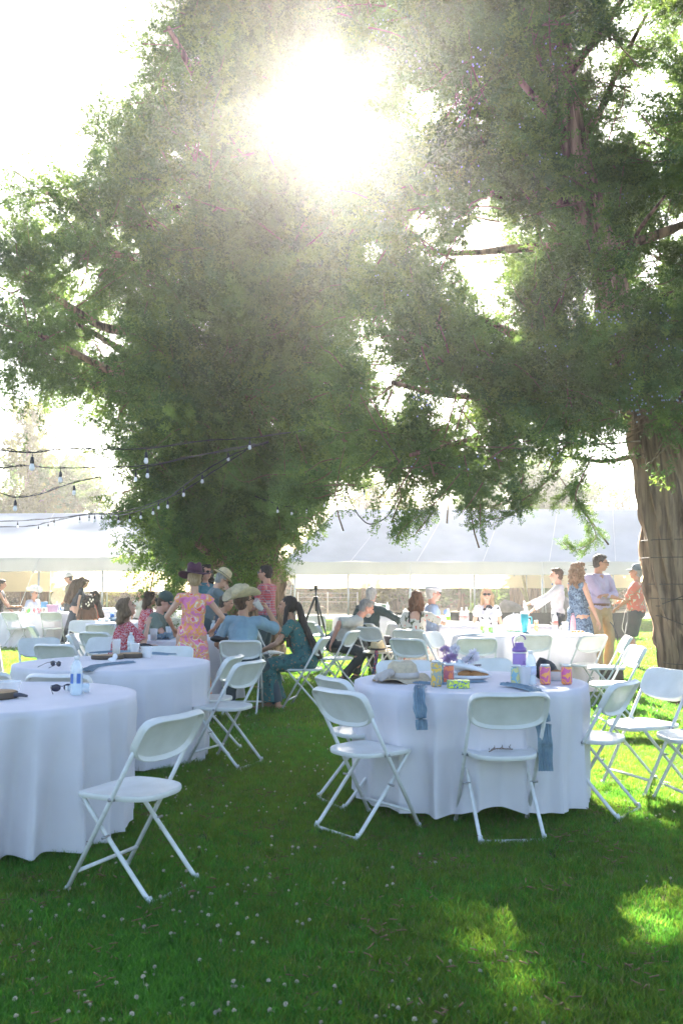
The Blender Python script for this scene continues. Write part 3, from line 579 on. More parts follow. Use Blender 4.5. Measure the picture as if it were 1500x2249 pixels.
# ------------------------------------------------------------------ folding chairs
chairm = mat('white_chair_plastic', (.80, .80, .78), .32, vscale=11, col2=(.66, .66, .62), bump=.08, bscale=200, trans=.10, contrast=.30)
tubem = mat('white_chair_tube', (.74, .75, .75), .35, var=.06, vscale=20, col2=(.60, .60, .58))
capm = mat('worn_foot_cap', (.55, .54, .50), .7)
def sup(hx, hy, n, k=40):
    o = []
    for i in range(k):
        w = 2 * math.pi * i / k; c, s_ = math.cos(w), math.sin(w)
        o.append((hx * math.copysign(abs(c) ** (2 / n), c), hy * math.copysign(abs(s_) ** (2 / n), s_)))
    return o
def loft(mb, outl, rings, place):
    k = len(outl); vs = [place(x * sc, y * sc, h) for (sc, h) in rings for (x, y) in outl]
    fs = [(i * k + j, i * k + (j + 1) % k, (i + 1) * k + (j + 1) % k, (i + 1) * k + j) for i in range(len(rings) - 1) for j in range(k)]
    fs += [tuple(range(k - 1, -1, -1)), tuple((len(rings) - 1) * k + j for j in range(k))]
    return mb.add(vs, fs)
# side profile (y forward, z up): long tube front foot -> top of back; short tube seat -> rear foot
FF, TOP = Vector((0, .205, 0)), Vector((0, -.235, .79)); RF, RS = Vector((0, -.225, 0)), Vector((0, .135, .415))
def on_long(z): return FF + (TOP - FF) * (z / TOP.z)
def chair_proto():
    t = empty('folding_chair')
    mb = MB(); o_ = sup(.198, .200, 3.6)
    def pl(x, y, h): return (x * (1 - .10 * (y < 0) * abs(y) / .2), y + .02, .438 + h - .012 * max(0, (abs(y) - .1) / .1) ** 2 * (y > 0) + .006 * (abs(x) / .2) ** 2)
    loft(mb, o_, [(.80, -.018), (.93, -.022), (.985, -.024), (1, -.016), (1, -.006), (.985, 0), (.95, .001), (.86, -.004), (.5, -.007), (.1, -.007)], pl); mb.obj('seat', chairm, t, auto=50)
    mb = MB(); o_ = sup(.222, .105, 4.2, 48); sl = (TOP - FF).normalized(); nr = Vector((0, sl.z, -sl.y))   # nr: forward normal
    B0 = on_long(.695)
    def pb(x, w, h):
        bow = -.028 * (1 - (x / .22) ** 2); w2 = w - (.010 * (1 - (x / .22) ** 2) if w < 0 else 0)
        p = B0 + sl * w2 + nr * (h + bow + .012); return (x, p.y, p.z)
    loft(mb, o_, [(.86, -.004), (.90, -.020), (.94, -.027), (.985, -.026), (1, -.018), (1, .002), (.985, .010), (.95, .013), (.85, .011), (.3, .011)], pb); mb.obj('backrest', chairm, t, auto=50)
    for s_ in (-1, 1):
        mb = MB(); x = .207 * s_
        mb.tube([(x, FF.y, .012), (x, on_long(.42).y, .42), (x, on_long(.74).y, .74)], .0108, 8); mb.tube([(x, FF.y + .004, 0), (x, FF.y - .01, .035)], .0135, 8); mb.obj('leg', tubem, t)
    for s_ in (-1, 1):
        mb = MB(); x = .172 * s_; mb.tube(spline([(x * .96, RS.y, RS.z), (x, RS.y - .012, .385), (x, -.19, .05), (x * .99, RF.y, .022)], 3), .0105, 8); mb.tube([(x, RF.y - .006, 0), (x, RF.y + .012, .04)], .0135, 8); mb.obj('leg', tubem, t)
    y = on_long(.11).y; MB().tube([(-.205, y, .11), (.205, y, .11)], .009, 8).obj('crossbar', tubem, t)
    MB().tube(spline([(-.172, RF.y + .003, .035), (-.150, RF.y, .014), (0, RF.y, .012), (.150, RF.y, .014), (.172, RF.y + .003, .035)], 4), .0098, 8).obj('foot_bar', tubem, t)
    mb = MB()
    for s_ in (-1, 1):
        p = on_long(.43); mb.tube([(.185 * s_, p.y, .425), (.222 * s_, p.y, .432)], .008, 8)
        q = RS + (RF - RS) * .36; mb.tube([(.168 * s_, q.y, q.z), (.212 * s_, q.y, q.z)], .006, 8)
    mb.obj('hinge_pins', mat('pin_steel', (.4, .4, .4), .4, metal=.8), t)
    return t
proto = chair_proto(); used = []
GC = 'white folding chairs set round the tables'
def chair(x, y, yaw, label, z=0, tilt=0):
    t = proto if not used else copy_tree(proto); used.append(t)
    t.location = (x, y, z); t.rotation_euler = (R(tilt), 0, -R(yaw) + rnd.uniform(-.03, .03)); t['label'] = label; t['category'] = 'chair'; t['group'] = GC; t['kind'] = 'thing'
    return t
CH_ = [
 (-.93, 4.2, -63, 'empty white folding chair drawn up at an angle beside the nearest table'),
 (.143, 5.2, 50, 'empty white folding chair angled in at the floppy hat table beside open lawn'),
 (.875, 5.12, -4, 'empty white folding chair with a dry twig on its seat, back towards us'),
 (1.51, 5.61, -53, 'shaded white folding chair tucked in at the table end with the pink cans'),
 (2.02, 6.15, -113, 'sunlit white folding chair turned from the table, in front of the juniper trunk'),
 (2.18, 5.66, -97, 'sunlit white folding chair cut off by the edge, only its seat and legs showing'),
 (-1.79, 6.12, 8, 'white folding chair whose back rises behind the standing water bottle'),
 (-2.42, 6.2, -12, 'white folding chair half cut off by the edge behind the nearest table'),
 (-2.73, 9.1, 12, 'white folding chair beyond the log slice table, hollow back facing us'),
 (-3.15, 9.7, 150, 'white folding chair mostly hidden behind the hollow-backed one by the open lawn'),
 (-6.9, 19.5, 30, 'far white folding chair standing askew before the soda can table'),
 (-6.15, 19.6, 0, 'far white folding chair squarely facing the soda can table beside the woman in navy'),
 (-4.25, 13.2, 58, 'white folding chair turned side-on between the far soda can table and the open lawn'),
 (-4.16, 14.6, 178, 'white folding chair just in front of the navy skirt'),
 (-3.50, 13.6, 5, 'white folding chair with its hollow back against the small table near the brown curly hair'),
 (-2.94, 11.4, 20, 'white folding chair behind the woman in the red blouse, small hollow back showing'),
 (-2.93, 10.7, 80, 'white folding chair seen edge-on left of the red blouse'),
 (-2.60, 9.75, 195, 'white folding chair whose smooth back stands right beside the red blouse'),
 (-1.60, 8.35, 182, 'white folding chair behind the log slice table, only its top showing below the pink dress'),
 (-1.08, 7.5, -80, 'white folding chair at the log slice table, right under the pink skirt'),
 (-.88, 7.02, -66, 'empty white folding chair in front of the cowboy hat man, sun-spotted seat'),
 (-1.05, 9.72, 0, 'white folding chair the man in the light blue shirt sits on'),
 (-.40, 10.15, -80, 'white folding chair the woman in the teal dress sits on'),
 (-1.02, 12.6, 70, 'small white folding chair seen between the blue shirt and the teal dress'),
 (-.12, 13.2, 85, 'white folding chair under the leaning grey-bearded man'),
 (-.5, 17.0, 175, 'white folding chair standing alone far behind the teal dress below the tripod'),
 (-.05, 11.6, -70, 'cream-lit white folding chair in front of the leaning man, nobody on it'),
 (-.32, 14.5, 60, 'bluish white folding chair tucked behind the cream-lit one'),
 (.50, 12.7, 42, 'white folding chair carrying a straw hat on its seat'),
 (.55, 13.9, 60, 'white folding chair the man in the dark green shirt sits on'),
 (.93, 12.0, 18, 'white folding chair the woman in the floral dress sits on'),
 (.82, 10.0, 38, 'empty white folding chair standing askew in front of the floral dress'),
 (1.28, 11.1, 120, 'white folding chair turned away, its bright back beside the floral skirt'),
 (1.48, 10.2, 2, 'cream-lit white folding chair in front of the far round table, left of the purple flask'),
 (2.2, 10.8, -4, 'cream-lit white folding chair in front of the far round table, directly behind the purple flask'),
 (1.1, 6.92, 180, 'white folding chair facing us across the floppy hat table, behind the flowers'),
 (.52, 6.75, 165, 'white folding chair facing us behind the floppy hat, low in the view'),
 (.13, 5.83, 64, 'white folding chair behind the angled one, half under the tablecloth'),
 (2.78, 10.7, -32, 'cream-lit white folding chair with slanting back by the blue dress'),
 (2.55, 8.6, -92, 'sunlit white folding chair side-on with the black bag behind it'),
 (2.98, 10.3, -80, 'white folding chair with a dark strap over its back, behind the side-on sunlit one'),
 (3.35, 12.9, 170, 'white folding chair tucked behind the far round table below the blue dress'),
 (-7.7, 18.0, 65, 'far white folding chair cut off by the edge by the person in black'),
 (-2.9, 15.9, 10, 'far white folding chair with a pale hollow back beside the seated dark-haired woman'),
 (2.45, 12.95, 185, 'white folding chair behind the far round table with a white cloth over it'),
]
for c_ in CH_: chair(*c_)
# ------------------------------------------------------------------ tables with cloths
clothm = mat('white_table_linen', (.84, .81, .86), .85, var=.03, vscale=3, bump=.22, bscale=420, trans=.22, sheen=.1)
woodt = mat('plywood_top', (.45, .33, .2), .7)
def cloth_mesh(Rr, h, seed, hem=.02, flare=.10, fold=.042, lift=None, sq=0):
    r = random.Random(seed); n = 300; ph = [r.uniform(0, 6.28) for _ in range(8)]; fr = [r.choice((8, 9)), r.choice((19, 21, 23)), r.choice((17, 19)), 5, 3]
    rings = [(0, 0), (.3, 0), (.6, 0), (.85, 0), (.95, 0), (1, 0)]; mb = MB(); vs = [];
    for (q, _) in rings:
        for j in range(n):
            w = 2 * math.pi * j / n; x, y = math.cos(w) * Rr * q, math.sin(w) * Rr * q
            vs.append((x, y, h - (.004 if q == 1 else 0) + .0018 * noise.noise(Vector((x * 3, y * 3, seed)))))
    m = 18
    for i in range(1, m + 1):
        t = i / m
        for j in range(n):
            w = 2 * math.pi * j / n
            hz_ = hem + .035 * (1 + math.sin(2 * w + ph[5])) * .5 + .012 * math.sin(5 * w + ph[6])
            if lift:
                d = abs((w - lift[0] + math.pi) % (2 * math.pi) - math.pi); hz_ += lift[1] * math.exp(-(d / lift[2]) ** 2)
            z = h - .004 - (h - .004 - hz_) * t; tt = min(1, t * 1.15)
            f = (.55 * math.sin(fr[0] * w + ph[0] + .5 * math.sin(3 * w)) + .45 * math.sin(fr[1] * w + ph[1] + .4 * t) + .25 * math.sin(fr[2] * w + ph[2]))
            f = .6 * f + .75 * (1 - 2.2 * abs(math.sin(fr[1] * .5 * w + ph[7] + .6 * math.sin(2 * w) + .12 * noise.noise(Vector((w * 4, t * 2, seed))))) ** .55) + .22 * math.sin((fr[2] + 10) * w + ph[0] + .8 * t); am = fold * (tt ** .7) * (.75 + .5 * math.sin(2 * w + ph[3]))
            rr = Rr + .012 * min(1, t * 8) + flare * t + am * f + .006 * noise.noise(Vector((w * 5, t * 6, seed)))
            tw = .03 * math.sin(fr[3] * w + ph[4]) * t
            vs.append((math.cos(w + tw) * rr, math.sin(w + tw) * rr, z))
    k = len(rings) + m
    fs = [(i * n + j, i * n + (j + 1) % n, (i + 1) * n + (j + 1) % n, (i + 1) * n + j) for i in range(k - 1) for j in range(n)]
    mb.add(vs, fs); return mb
def table(x, y, label, Rr=.76, seed=1, h=.74, **kw):
    t = empty('round_table', (x, y, 0), label=label, cat='table', group='round tables under white cloths')
    cloth_mesh(Rr, h, seed, **kw).obj('tablecloth', clothm, t)
    MB().lathe([(0.01, h - .035), (Rr - .02, h - .035), (Rr - .01, h - .022), (Rr - .02, h - .008), (.01, h - .008)], 40).obj('tabletop', woodt, t)
    for a in range(4):
        w = a * math.pi / 2 + .8; MB().tube([(math.cos(w) * .45, math.sin(w) * .45, 0), (math.cos(w) * .4, math.sin(w) * .4, h - .04)], .014, 6).obj('leg', tubem, t)
    return t
T1 = table(-1.915, 5.12, 'nearest round table under a long white cloth, cut off by the left edge', seed=3, fold=.07, flare=-.01, hem=0.025)
T2 = table(-1.81, 7.3, 'round table with white cloth carrying log slices and a blue runner', seed=5, flare=.0, fold=.06, hem=.01)
T3 = table(.818, 5.9, 'round table with white cloth carrying the floppy hat, cans and purple flask', Rr=.735, seed=8, flare=.0, hem=.03, fold=.06, lift=(4.75, .10, .28))
T4 = table(2.30, 11.75, 'far round table with white cloth carrying a teal tumbler', Rr=.88, seed=9, flare=.06)
T5 = table(-2.0, 10.75, 'round table with white cloth where the woman in the red blouse leans', seed=12)
T6 = table(-6.85, 20.5, 'farthest round table on the left, lined with soda cans', Rr=.78, seed=13, flare=.12, fold=.04)
T7 = table(-3.65, 15.4, 'small far round table with white cloth between chairs, behind the red blouse', seed=15, flare=.1)
T8 = table(1.55, 14.9, 'round table with white cloth and blue runner behind the woman in the floral dress', Rr=.8, seed=17)
T11 = table(-5.92, 13.6, 'round table of which only a strip of cloth shows at the left edge', seed=19)
def rect_table(x0, x1, y, d, label, seed, h=.74, hem=.03):
    cx = (x0 + x1) / 2; hw, hd = (x1 - x0) / 2, d / 2; t = empty('long_table', (cx, y, 0), label=label, cat='table', group='long tables under white cloths'); n = 200; r = random.Random(seed); vs = []; P_ = 2 * (2 * hw + 2 * hd)
    def per(s_, o_):
        a, b = hw + o_, hd + o_; q = s_ * 2 * (2 * a + 2 * b)
        if q < 2 * a: return (-a + q, -b)
        q -= 2 * a
        if q < 2 * b: return (a, -b + q)
        q -= 2 * b
        if q < 2 * a: return (a - q, b)
        return (-a, b - (q - 2 * a))
    rg = [(-hd * .98, h), (-hd * .5, h), (0, h - .003)] + [(.02 + .02 * t_ / 8, h - (h - hem) * t_ / 8) for t_ in range(1, 9)]
    for (o_, z) in rg:
        for j in range(n):
            s_ = j / n; f = (h - z) * .035 * math.sin(s_ * P_ * 7 + seed + .8 * math.sin(s_ * 30)); x, y_ = per(s_, o_ + f); vs.append((x, y_, z))
    k = len(rg); MB().add(vs, [(i * n + j, i * n + (j + 1) % n, (i + 1) * n + (j + 1) % n, (i + 1) * n + j) for i in range(k - 1) for j in range(n)] + [tuple(range(n - 1, -1, -1))]).obj('tablecloth', clothm, t)
    MB().box((0, 0, h - .03), (2 * hw - .03, 2 * hd - .03, .03)).obj('tabletop', woodt, t)
    for sx in (-1, 1):
        for sy in (-1, 1): MB().tube([(sx * (hw - .15), sy * (hd - .1), 0), (sx * (hw - .15), sy * (hd - .1), h - .05)], .014, 6).obj('leg', tubem, t)
    return t
T9 = rect_table(1.45, 3.2, 13.95, .76, 'long white-clothed table in front of the blonde woman in sunglasses', 2)
T10 = rect_table(-.15, 1.4, 18.2, .76, 'long white-clothed table far behind the grey-haired man with the green tub', 4)
T12 = rect_table(-8.4, -5.6, 24.5, .76, 'long white-clothed serving table under the left tent', 6)
T13 = rect_table(-5.6, -3.9, 22.0, .76, 'pale clothed table by the left tent behind the small bottle', 7)
# ------------------------------------------------------------------ things on the tables
def on(px, py, Y, h=.742):
    p = PY(px, py, Y); return Vector((p.x, Y, h))
def topY(py, h=.74):          # distance of a point on a table top seen at row py
    d = ray(750, py); return (h - CH) / d.z * d.y
def at(px, py, h=.742):
    d = ray(px, py); t = (h - CH) / d.z; return Vector((d.x * t, d.y * t, h))
pet = clear_plastic('clear_bottle', (.86, .93, .97), .42); lidw = mat('white_lid', (.85, .85, .85), .4)
waterm = clear_plastic('water_fill', (.75, .86, .92), .30)
def bottle(p, label, h=.20, r=.031, lab_col=(.06, .16, .5), cap=(.8, .8, .8), rz=0, lying=False, blocks=True, band=None):
    t = empty('water_bottle', p, rz, label, 'bottle')
    if lying: t.rotation_euler = (R(90), 0, rz); t.location.z += r
    k = h / .2; mb = MB(); pr = [(.024, 0), (r, .006), (r, .03), (r * .94, .036), (r, .042), (r * .94, .05), (r, .056), (r, .12), (r * .95, .128), (r, .135), (r * .8, .158), (.015, .178), (.0125, .182), (.0125, .187)]
    mb.lathe([(a, z * k) for a, z in pr], 20).obj('shell', pet, t)
    MB().lathe([(.022, .004 * k), (r * .9, .008 * k), (r * .9, .10 * k), (.02, .101 * k)], 16).obj('water', waterm, t)
    MB().lathe([(.0155, .183 * k), (.0155, .2 * k), (.013, .202 * k)], 14).obj('cap', mat('cap_%d' % int(cap[0] * 99), cap, .4), t)
    lm = mat('bottle_label_%d_%d' % (int(lab_col[0] * 99), int(lab_col[2] * 99)), lab_col, .45); mb = MB(); z0, z1 = .062 * k, .112 * k
    if blocks:
        for a0 in range(0, 360, 72):
            n = 5; vs = [(math.cos(R(a0 + 40 * i / n)) * (r + .0006), math.sin(R(a0 + 40 * i / n)) * (r + .0006), z) for z in (z0, z1) for i in range(n + 1)]
            mb.add(vs, [(i, i + 1, n + 2 + i, n + 1 + i) for i in range(n)])
    else: mb.lathe([(r + .0006, z0), (r + .0006, z1)], 20)
    mb.obj('label', lm, t); return t
def can(p, label, col, col2, h=.122, r=.033, sc=18, rz=0, tall=False):
    if tall: h = .157; r = .0335
    t = empty('drink_can', p, rz, label, 'can')
    MB().lathe([(r * .78, 0), (r * .98, .008), (r, .014), (r, h - .02), (r * .96, h - .014)], 22).obj('body', pattern('can_%s' % str(col), [(0, col), (.42, col2), (.52, col), (.6, tuple(.5 * a + .45 for a in col2))], sc, 'noise', .35, 0), t)
    MB().lathe([(r * .96, h - .014), (r * .82, h - .003), (r * .82, h), (r * .76, h), (r * .75, h - .004), (.003, h - .004)], 22).obj('lid', mat('aluminium', (.75, .76, .78), .3, metal=.9), t)
    return t
cupm = clear_plastic('clear_cup', (.95, .96, .97), .38, .15)
def cup(p, label, h=.12, r0=.030, r1=.046, fill=None, frac=.45, name='plastic_cup'):
    t = empty(name, p, 0, label, 'cup'); w = .0015
    pr = [(r0 - .003, .0), (r0, .003), (r1, h - .003), (r1 + .003, h - .001), (r1 + .003, h + .002), (r1 - .001, h + .001), (r0 - w, .005), (.002, .005)]
    MB().lathe(pr, 24).obj('shell', cupm, t)
    if fill:
        rr = r0 + (r1 - r0) * frac; MB().lathe([(r0 - .003, .006), (rr - .003, h * frac), (.002, h * frac)], 20).obj('drink', mat('drink_%d' % int(fill[0] * 99), fill, .1), t)
    return t
def runner(t_name, pts, w, label, parent_loc=None, drop=None, seed=1, thick=.012, cat='table runner'):
    """gathered gauze strip following a path"""
    r = random.Random(seed); P_ = spline(pts, 10); mb = MB(); n = 26; vs = []
    for i, p in enumerate(P_):
        t_ = (P_[min(i + 1, len(P_) - 1)] - P_[max(i - 1, 0)]).normalized(); sd = t_.cross(Vector((0, 0, 1)))
        sd = sd.normalized() if sd.length > .25 else Vector((1, 0, 0)); nn = sd.cross(t_).normalized()
        if nn.z < -.1: nn = -nn
        ww = w * (.8 + .25 * noise.noise(Vector((i * .13, seed, 0))))
        for j in range(n + 1):
            u = j / n * 2 - 1; hgt = thick * (.6 + .4 * math.sin(u * 17 + 2 * noise.noise(Vector((u * 3, i * .12, seed)))) + .5 * noise.noise(Vector((u * 6, i * .3, seed)))) * (1 - u ** 6)
            vs.append(p + sd * u * ww / 2 + nn * (hgt + .002))
    m = n + 1; mb.add(vs, [(i * m + j, i * m + j + 1, (i + 1) * m + j + 1, (i + 1) * m + j) for i in range(len(P_) - 1) for j in range(n)])
    o = mb.obj('table_runner', gauze, None); return tag(o, label, cat, 'dusty blue gauze runners')
gauze = mat('dusty_blue_gauze', (.27, .38, .47), .9, col2=(.20, .29, .37), vscale=25, bump=.6, bscale=120, trans=.25)
H7 = .745
# table T1 (nearest, left)
bottle(at(168, 1527), 'upright clear water bottle with blue label squares on the nearest table', h=.215, r=.033)
bottle(at(197, 1521), 'short blue-labelled bottle lying on its side beside the upright one', h=.13, r=.027, lab_col=(.10, .30, .62), lying=True, rz=R(-72), blocks=False)
logw = mat('log_face', (.42, .27, .14), .7, col2=(.30, .18, .09), vscale=9, bump=.2); logb = mat('log_bark', (.10, .075, .055), .95, bump=1, bscale=30)
def log_slice(p, r, th, rz, label, ex=1.0, seed=1):
    t = empty('log_slice', p, rz, label, 'log slice', 'rough log slices used as centrepieces')
    fn = lambda v, w, rr: Vector((v.x * ex, v.y, v.z)) * 1 if rr < r * .5 else Vector((v.x * ex * (1 + .07 * noise.noise(Vector((math.cos(w) * 2, math.sin(w) * 2, seed)))), v.y * (1 + .07 * noise.noise(Vector((math.cos(w) * 2, math.sin(w) * 2, seed)))), v.z))
    MB().lathe([(r * .99, 0), (r * 1.02, th * .3), (r * 1.0, th * .9), (r * .965, th)], 40, fn=fn).obj('bark', logb, t)
    MB().lathe([(r * .97, th - .001), (r * .96, th + .001), (.01, th + .002)], 40, fn=fn).obj('face', logw, t); return t
log_slice(at(-10, 1533), .115, .035, 0, 'log slice with scorched dark bark on the nearest table at the edge', 1.0, 4)
mb = MB(); mb.tube(spline([(0, 0, .012), (.05, .0, .02), (.10, .005, .012)], 5), [.018 - .0012 * i for i in range(11)], 8); o = mb.obj('bark_piece', mat('charred_wood', (.05, .055, .08), .6)); o.location = at(20, 1534); tag(o, 'charred bluish bark piece jutting from beside the edge log slice', 'wood piece')
cup(at(20, 1524), 'clear glass bowl behind the edge log slice', .07, .05, .065, name='glass_bowl')['category'] = 'bowl'
def sunglasses(p, rz, label, sc=1.0, tint=(.02, .03, .09)):
    t = empty('sunglasses', p, rz, label, 'sunglasses', sc=sc); gm = mat('dark_lens', (.02, .025, .06), .08)
    for s_ in (-1, 1):
        mb = MB(); mb.ell((.034 * s_, 0, .024), (.027, .004, .020), n=16, m=8); mb.obj('lens', gm, t)
        MB().tube(spline([(.06 * s_, 0, .032), (.066 * s_, -.03, .03), (.064 * s_, -.11, .004)], 4), .0022, 5).obj('temple', mat('dark_frame', (.02, .02, .025), .3), t)
    MB().tube(spline([(-.062, 0, .036), (-.03, .004, .044), (0, .005, .032), (.03, .004, .044), (.062, 0, .036)], 4), .0024, 6).obj('bridge', mat('dark_frame', (.02, .02, .025), .3), t)
    return t
sunglasses(at(137, 1520), R(25), 'folded sunglasses lying beside the upright blue-labelled bottle')
# table T2
log_slice(at(237, 1447), .105, .032, .2, 'long pale log slice in the middle of the second table, left piece', 1.25, 7)
log_slice(at(288, 1444), .10, .036, -.2, 'thicker log slice under the clear cups on the second table', 1.15, 9)
gl = cup(at(256, 1446) + Vector((0, 0, .035)), 'clear drinking glass standing on the log slices', .12, .032, .036, (.55, .6, .5), .3, 'drinking_glass')
cup(at(296, 1440), 'clear squat cup of pale amber drink on the second table', .105, .030, .045, (.75, .42, .12), .3)
cup(at(322, 1444), 'ribbed clear cup lying behind the amber drink', .09, .045, .05, None, .3)
bottle(at(288, 1430), 'small clear bottle in the middle of the second table behind the cups', h=.17, r=.032, lab_col=(.75, .78, .8), blocks=False)
sunglasses(at(123, 1465), R(-35), 'upturned sunglasses near the edge of the second table')
runner('r', [at(205, 1436) + Vector((0, 0, 0)), at(250, 1432), at(300, 1434), at(380, 1439)], .15, 'blue gauze runner crossing the back of the second table', seed=2)
runner('r', [at(188, 1476), at(205, 1466), at(240, 1460), at(290, 1455)], .12, 'blue gauze runner trailing to the front of the second table', seed=3)
mb = MB(); mb.ell((0, 0, .02), (.035, .02, .02)); mb.ell((.02, .01, .045), (.02, .018, .025)); o = mb.obj('napkin', mat('white_tissue', (.85, .85, .88), .9, bump=.5, bscale=50)); o.location = at(247, 1455); tag(o, 'crumpled white napkin against the log slices', 'napkin')
mb = MB(); mb.ell((0, 0, .03), (.05, .03, .035)); mb.tube(spline([(-.06, 0, .02), (-.03, 0, .06), (.04, 0, .05), (.09, .01, .03)], 4), .006, 6); o = mb.obj('black_pouch', mat('black_leather', (.015, .017, .02), .5, bump=.4, bscale=30)); o.location = at(318, 1428); tag(o, 'small black pouch with a strap at the back of the second table', 'pouch')
# table T3
hatm = mat('pale_woven_straw', (.72, .60, .42), .85, var=.08, vscale=40, bump=.8, bscale=240, trans=.1)
def T3p(px, py): return at(px, py)
def lathe_hat(root, crown, brim, m, bandm=None, sx=.88, brimfn=None, dent=.02, dentl=0, name='crown'):
    """crown profile list (r,z), brim list (r,z)"""
    def cf(v, w, r):
        v = v.copy()
        if dent and v.z > crown[-1][1] * .8: v.z -= dent * math.exp(-(v.x / .03) ** 2) * (1 if r < crown[1][0] else .5)
        return v
    MB().lathe(crown, 28, fn=cf, sx=sx).obj(name, m, root)
    b = MB(); prof = brim + [(r, z - .004) for r, z in reversed(brim)]; b.lathe(prof, 44, fn=brimfn, sx=sx * 1.0); b.obj('brim', m, root)
    if bandm: MB().lathe([(crown[0][0] + .003, .0), (crown[0][0] + .002, .022)], 28, sx=sx).obj('hat_band', bandm, root)
fh = empty('sun_hat', at(884, 1497) + Vector((0, .03, .02)), R(20), 'floppy pale straw hat tied with a soft scarf, lying on the can table', 'hat')
lathe_hat(fh, [(.105, 0), (.100, .04), (.088, .085), (.06, .108), (.02, .112)], [(.10, .004), (.13, -.004), (.165, -.014), (.19, -.016)], hatm, None, 1.0, lambda v, w, r: Vector((v.x, v.y, v.z + (r - .1) * .3 * math.sin(2 * w + .6) + (r - .1) * .12 * math.sin(5 * w))), dent=.012)
sc_ = mat('pale_scarf', (.66, .60, .56), .9, bump=.5, bscale=60, trans=.2); mb = MB()
mb.tube(spline([(-.09, -.06, .035), (-.13, -.07, .045), (-.16, -.09, .03), (-.19, -.08, .0)], 5), [.018, .022, .026, .026, .024, .02, .022, .024, .025, .026, .026, .026, .024, .022, .018, .01], 8)
mb.tube(spline([(-.12, -.09, .02), (-.16, -.05, .03), (-.2, -.04, .0)], 5), .018, 8); mb.lathe([(.107, .004), (.109, .02), (.104, .04), (.10, .04)], 28); mb.obj('scarf', sc_, fh)
can(at(958, 1508), 'tall yellow and orange can on the left of the can table', (.72, .45, .06), (.30, .33, .30), tall=True, sc=22)
can(at(985, 1500), 'purple and red can standing half behind the tall yellow can', (.42, .10, .16), (.75, .20, .08))
can(at(972, 1497), 'teal can just visible between the tall yellow can and the purple one', (.08, .25, .28), (.2, .5, .5))
mb = MB(); mb.box((0, 0, .024), (.125, .06, .046), Matrix.Rotation(R(4), 3, 'Z')); o = mb.obj('snack_box', pattern('snack_print', [(0, (.55, .68, .04)), (.46, (.05, .13, .45)), (.53, (.45, .6, .06)), (.62, (.7, .75, .1))], 30, 'noise', .4, 0), smooth=False); o.location = at(1006, 1511); tag(o, 'lime green and blue snack box lying on the can table', 'snack box')
tr_ = empty('food_tray', at(1030, 1490), R(-8), 'white foam food tray holding bread and its tilted lid', 'tray'); 
foam = mat('white_foam', (.86, .86, .86), .6); bread = mat('bread_crust', (.50, .24, .08), .7, col2=(.35, .15, .05), vscale=20, bump=.4)
MB().lathe([(.09, 0), (.115, .008), (.13, .025), (.126, .026), (.11, .011), (.01, .006)], 30, sx=1.15, sy=.8).obj('tray', foam, tr_)
mb = MB(); mb.lathe([(.135, 0), (.128, .012), (.1, .028), (.04, .038), (.005, .039)], 30, sx=1.15, sy=.8, M=(Matrix.Translation((-.02, .02, .05)) @ Matrix.Rotation(R(-14), 4, 'X') @ Matrix.Rotation(R(10), 4, 'Y'))); mb.obj('lid', foam, tr_)
for (x, y, z, r_x) in [(-.03, -.03, .03, .045), (.04, -.02, .03, .04), (.09, 0, .028, .035), (.0, .03, .03, .05), (.06, -.05, .022, .03)]:
    m_ = MB(); m_.ell((x, y, z), (r_x, r_x * .7, .022), n=14, m=8); m_.obj('bread_roll', bread, tr_)
fl = empty('flower_bunch', at(1012, 1484) + Vector((0, .12, 0)), 0, 'bunch of mauve and white tissue-like flowers behind the food tray', 'flowers'); pr_ = random.Random(4)
petw = mat('white_petals', (.82, .80, .86), .8, trans=.45); petm = mat('mauve_petals', (.58, .42, .62), .8, trans=.45); stm = mat('flower_stem', (.10, .2, .06), .7)
for i in range(9):
    c = Vector((pr_.uniform(-.10, .13), pr_.uniform(-.04, .04), pr_.uniform(.08, .17))); mb = MB()
    for k in range(34):
        d = Vector((pr_.gauss(0, 1), pr_.gauss(0, 1), pr_.gauss(0.3, 1))).normalized(); q = d.orthogonal().normalized() * .011; mb.add([c, c + d * .025 + q, c + d * .045, c + d * .025 - q], [(0, 1, 2, 3)])
    mb.obj('blossom', petm if c.x < -.03 else petw, fl); MB().tube([(0, 0, 0), c], .002, 4).obj('stem', stm, fl)
MB().lathe([(.03, 0), (.035, .06), (.03, .09), (.033, .1)], 16).obj('jar', pet, fl)
runner('r', [(.47, 5.45, .75), (.45, 5.33, .752), (.44, 5.24, .748), (.435, 5.165, .69), (.44, 5.135, .62), (.445, 5.12, .55)], .085, 'blue gauze runner end hanging over the cloth below the floppy hat', seed=5, thick=.016)
runner('r', [(.98, 5.55, .75), (1.05, 5.42, .75), (1.085, 5.27, .752), (1.095, 5.17, .74), (1.10, 5.09, .64), (1.11, 5.06, .50), (1.11, 5.05, .34)], .10, 'blue gauze runner hanging over the cloth beside the chair with the twig', seed=6, thick=.016)
runner('r', [at(905, 1499) + Vector((.0, .02, 0)), at(960, 1503), at(1010, 1500), at(1062, 1497)], .10, 'blue gauze runner lying across the can table', seed=7, thick=.008)
pf = empty('insulated_flask', at(1141, 1492), R(30), 'lilac insulated flask with flip lid and carry loop', 'flask'); lil = mat('lilac_powdercoat', (.34, .22, .55), .45, var=.05, bump=.1, bscale=300); lil2 = mat('dark_lilac_plastic', (.27, .15, .47), .35)
MB().lathe([(.040, 0), (.043, .004), (.043, .165), (.041, .175), (.041, .19)], 28).obj('body', lil, pf); MB().lathe([(.0434, .168), (.0436, .176), (.042, .177)], 28).obj('ring', mat('steel_ring', (.8, .8, .8), .3, metal=.8), pf)
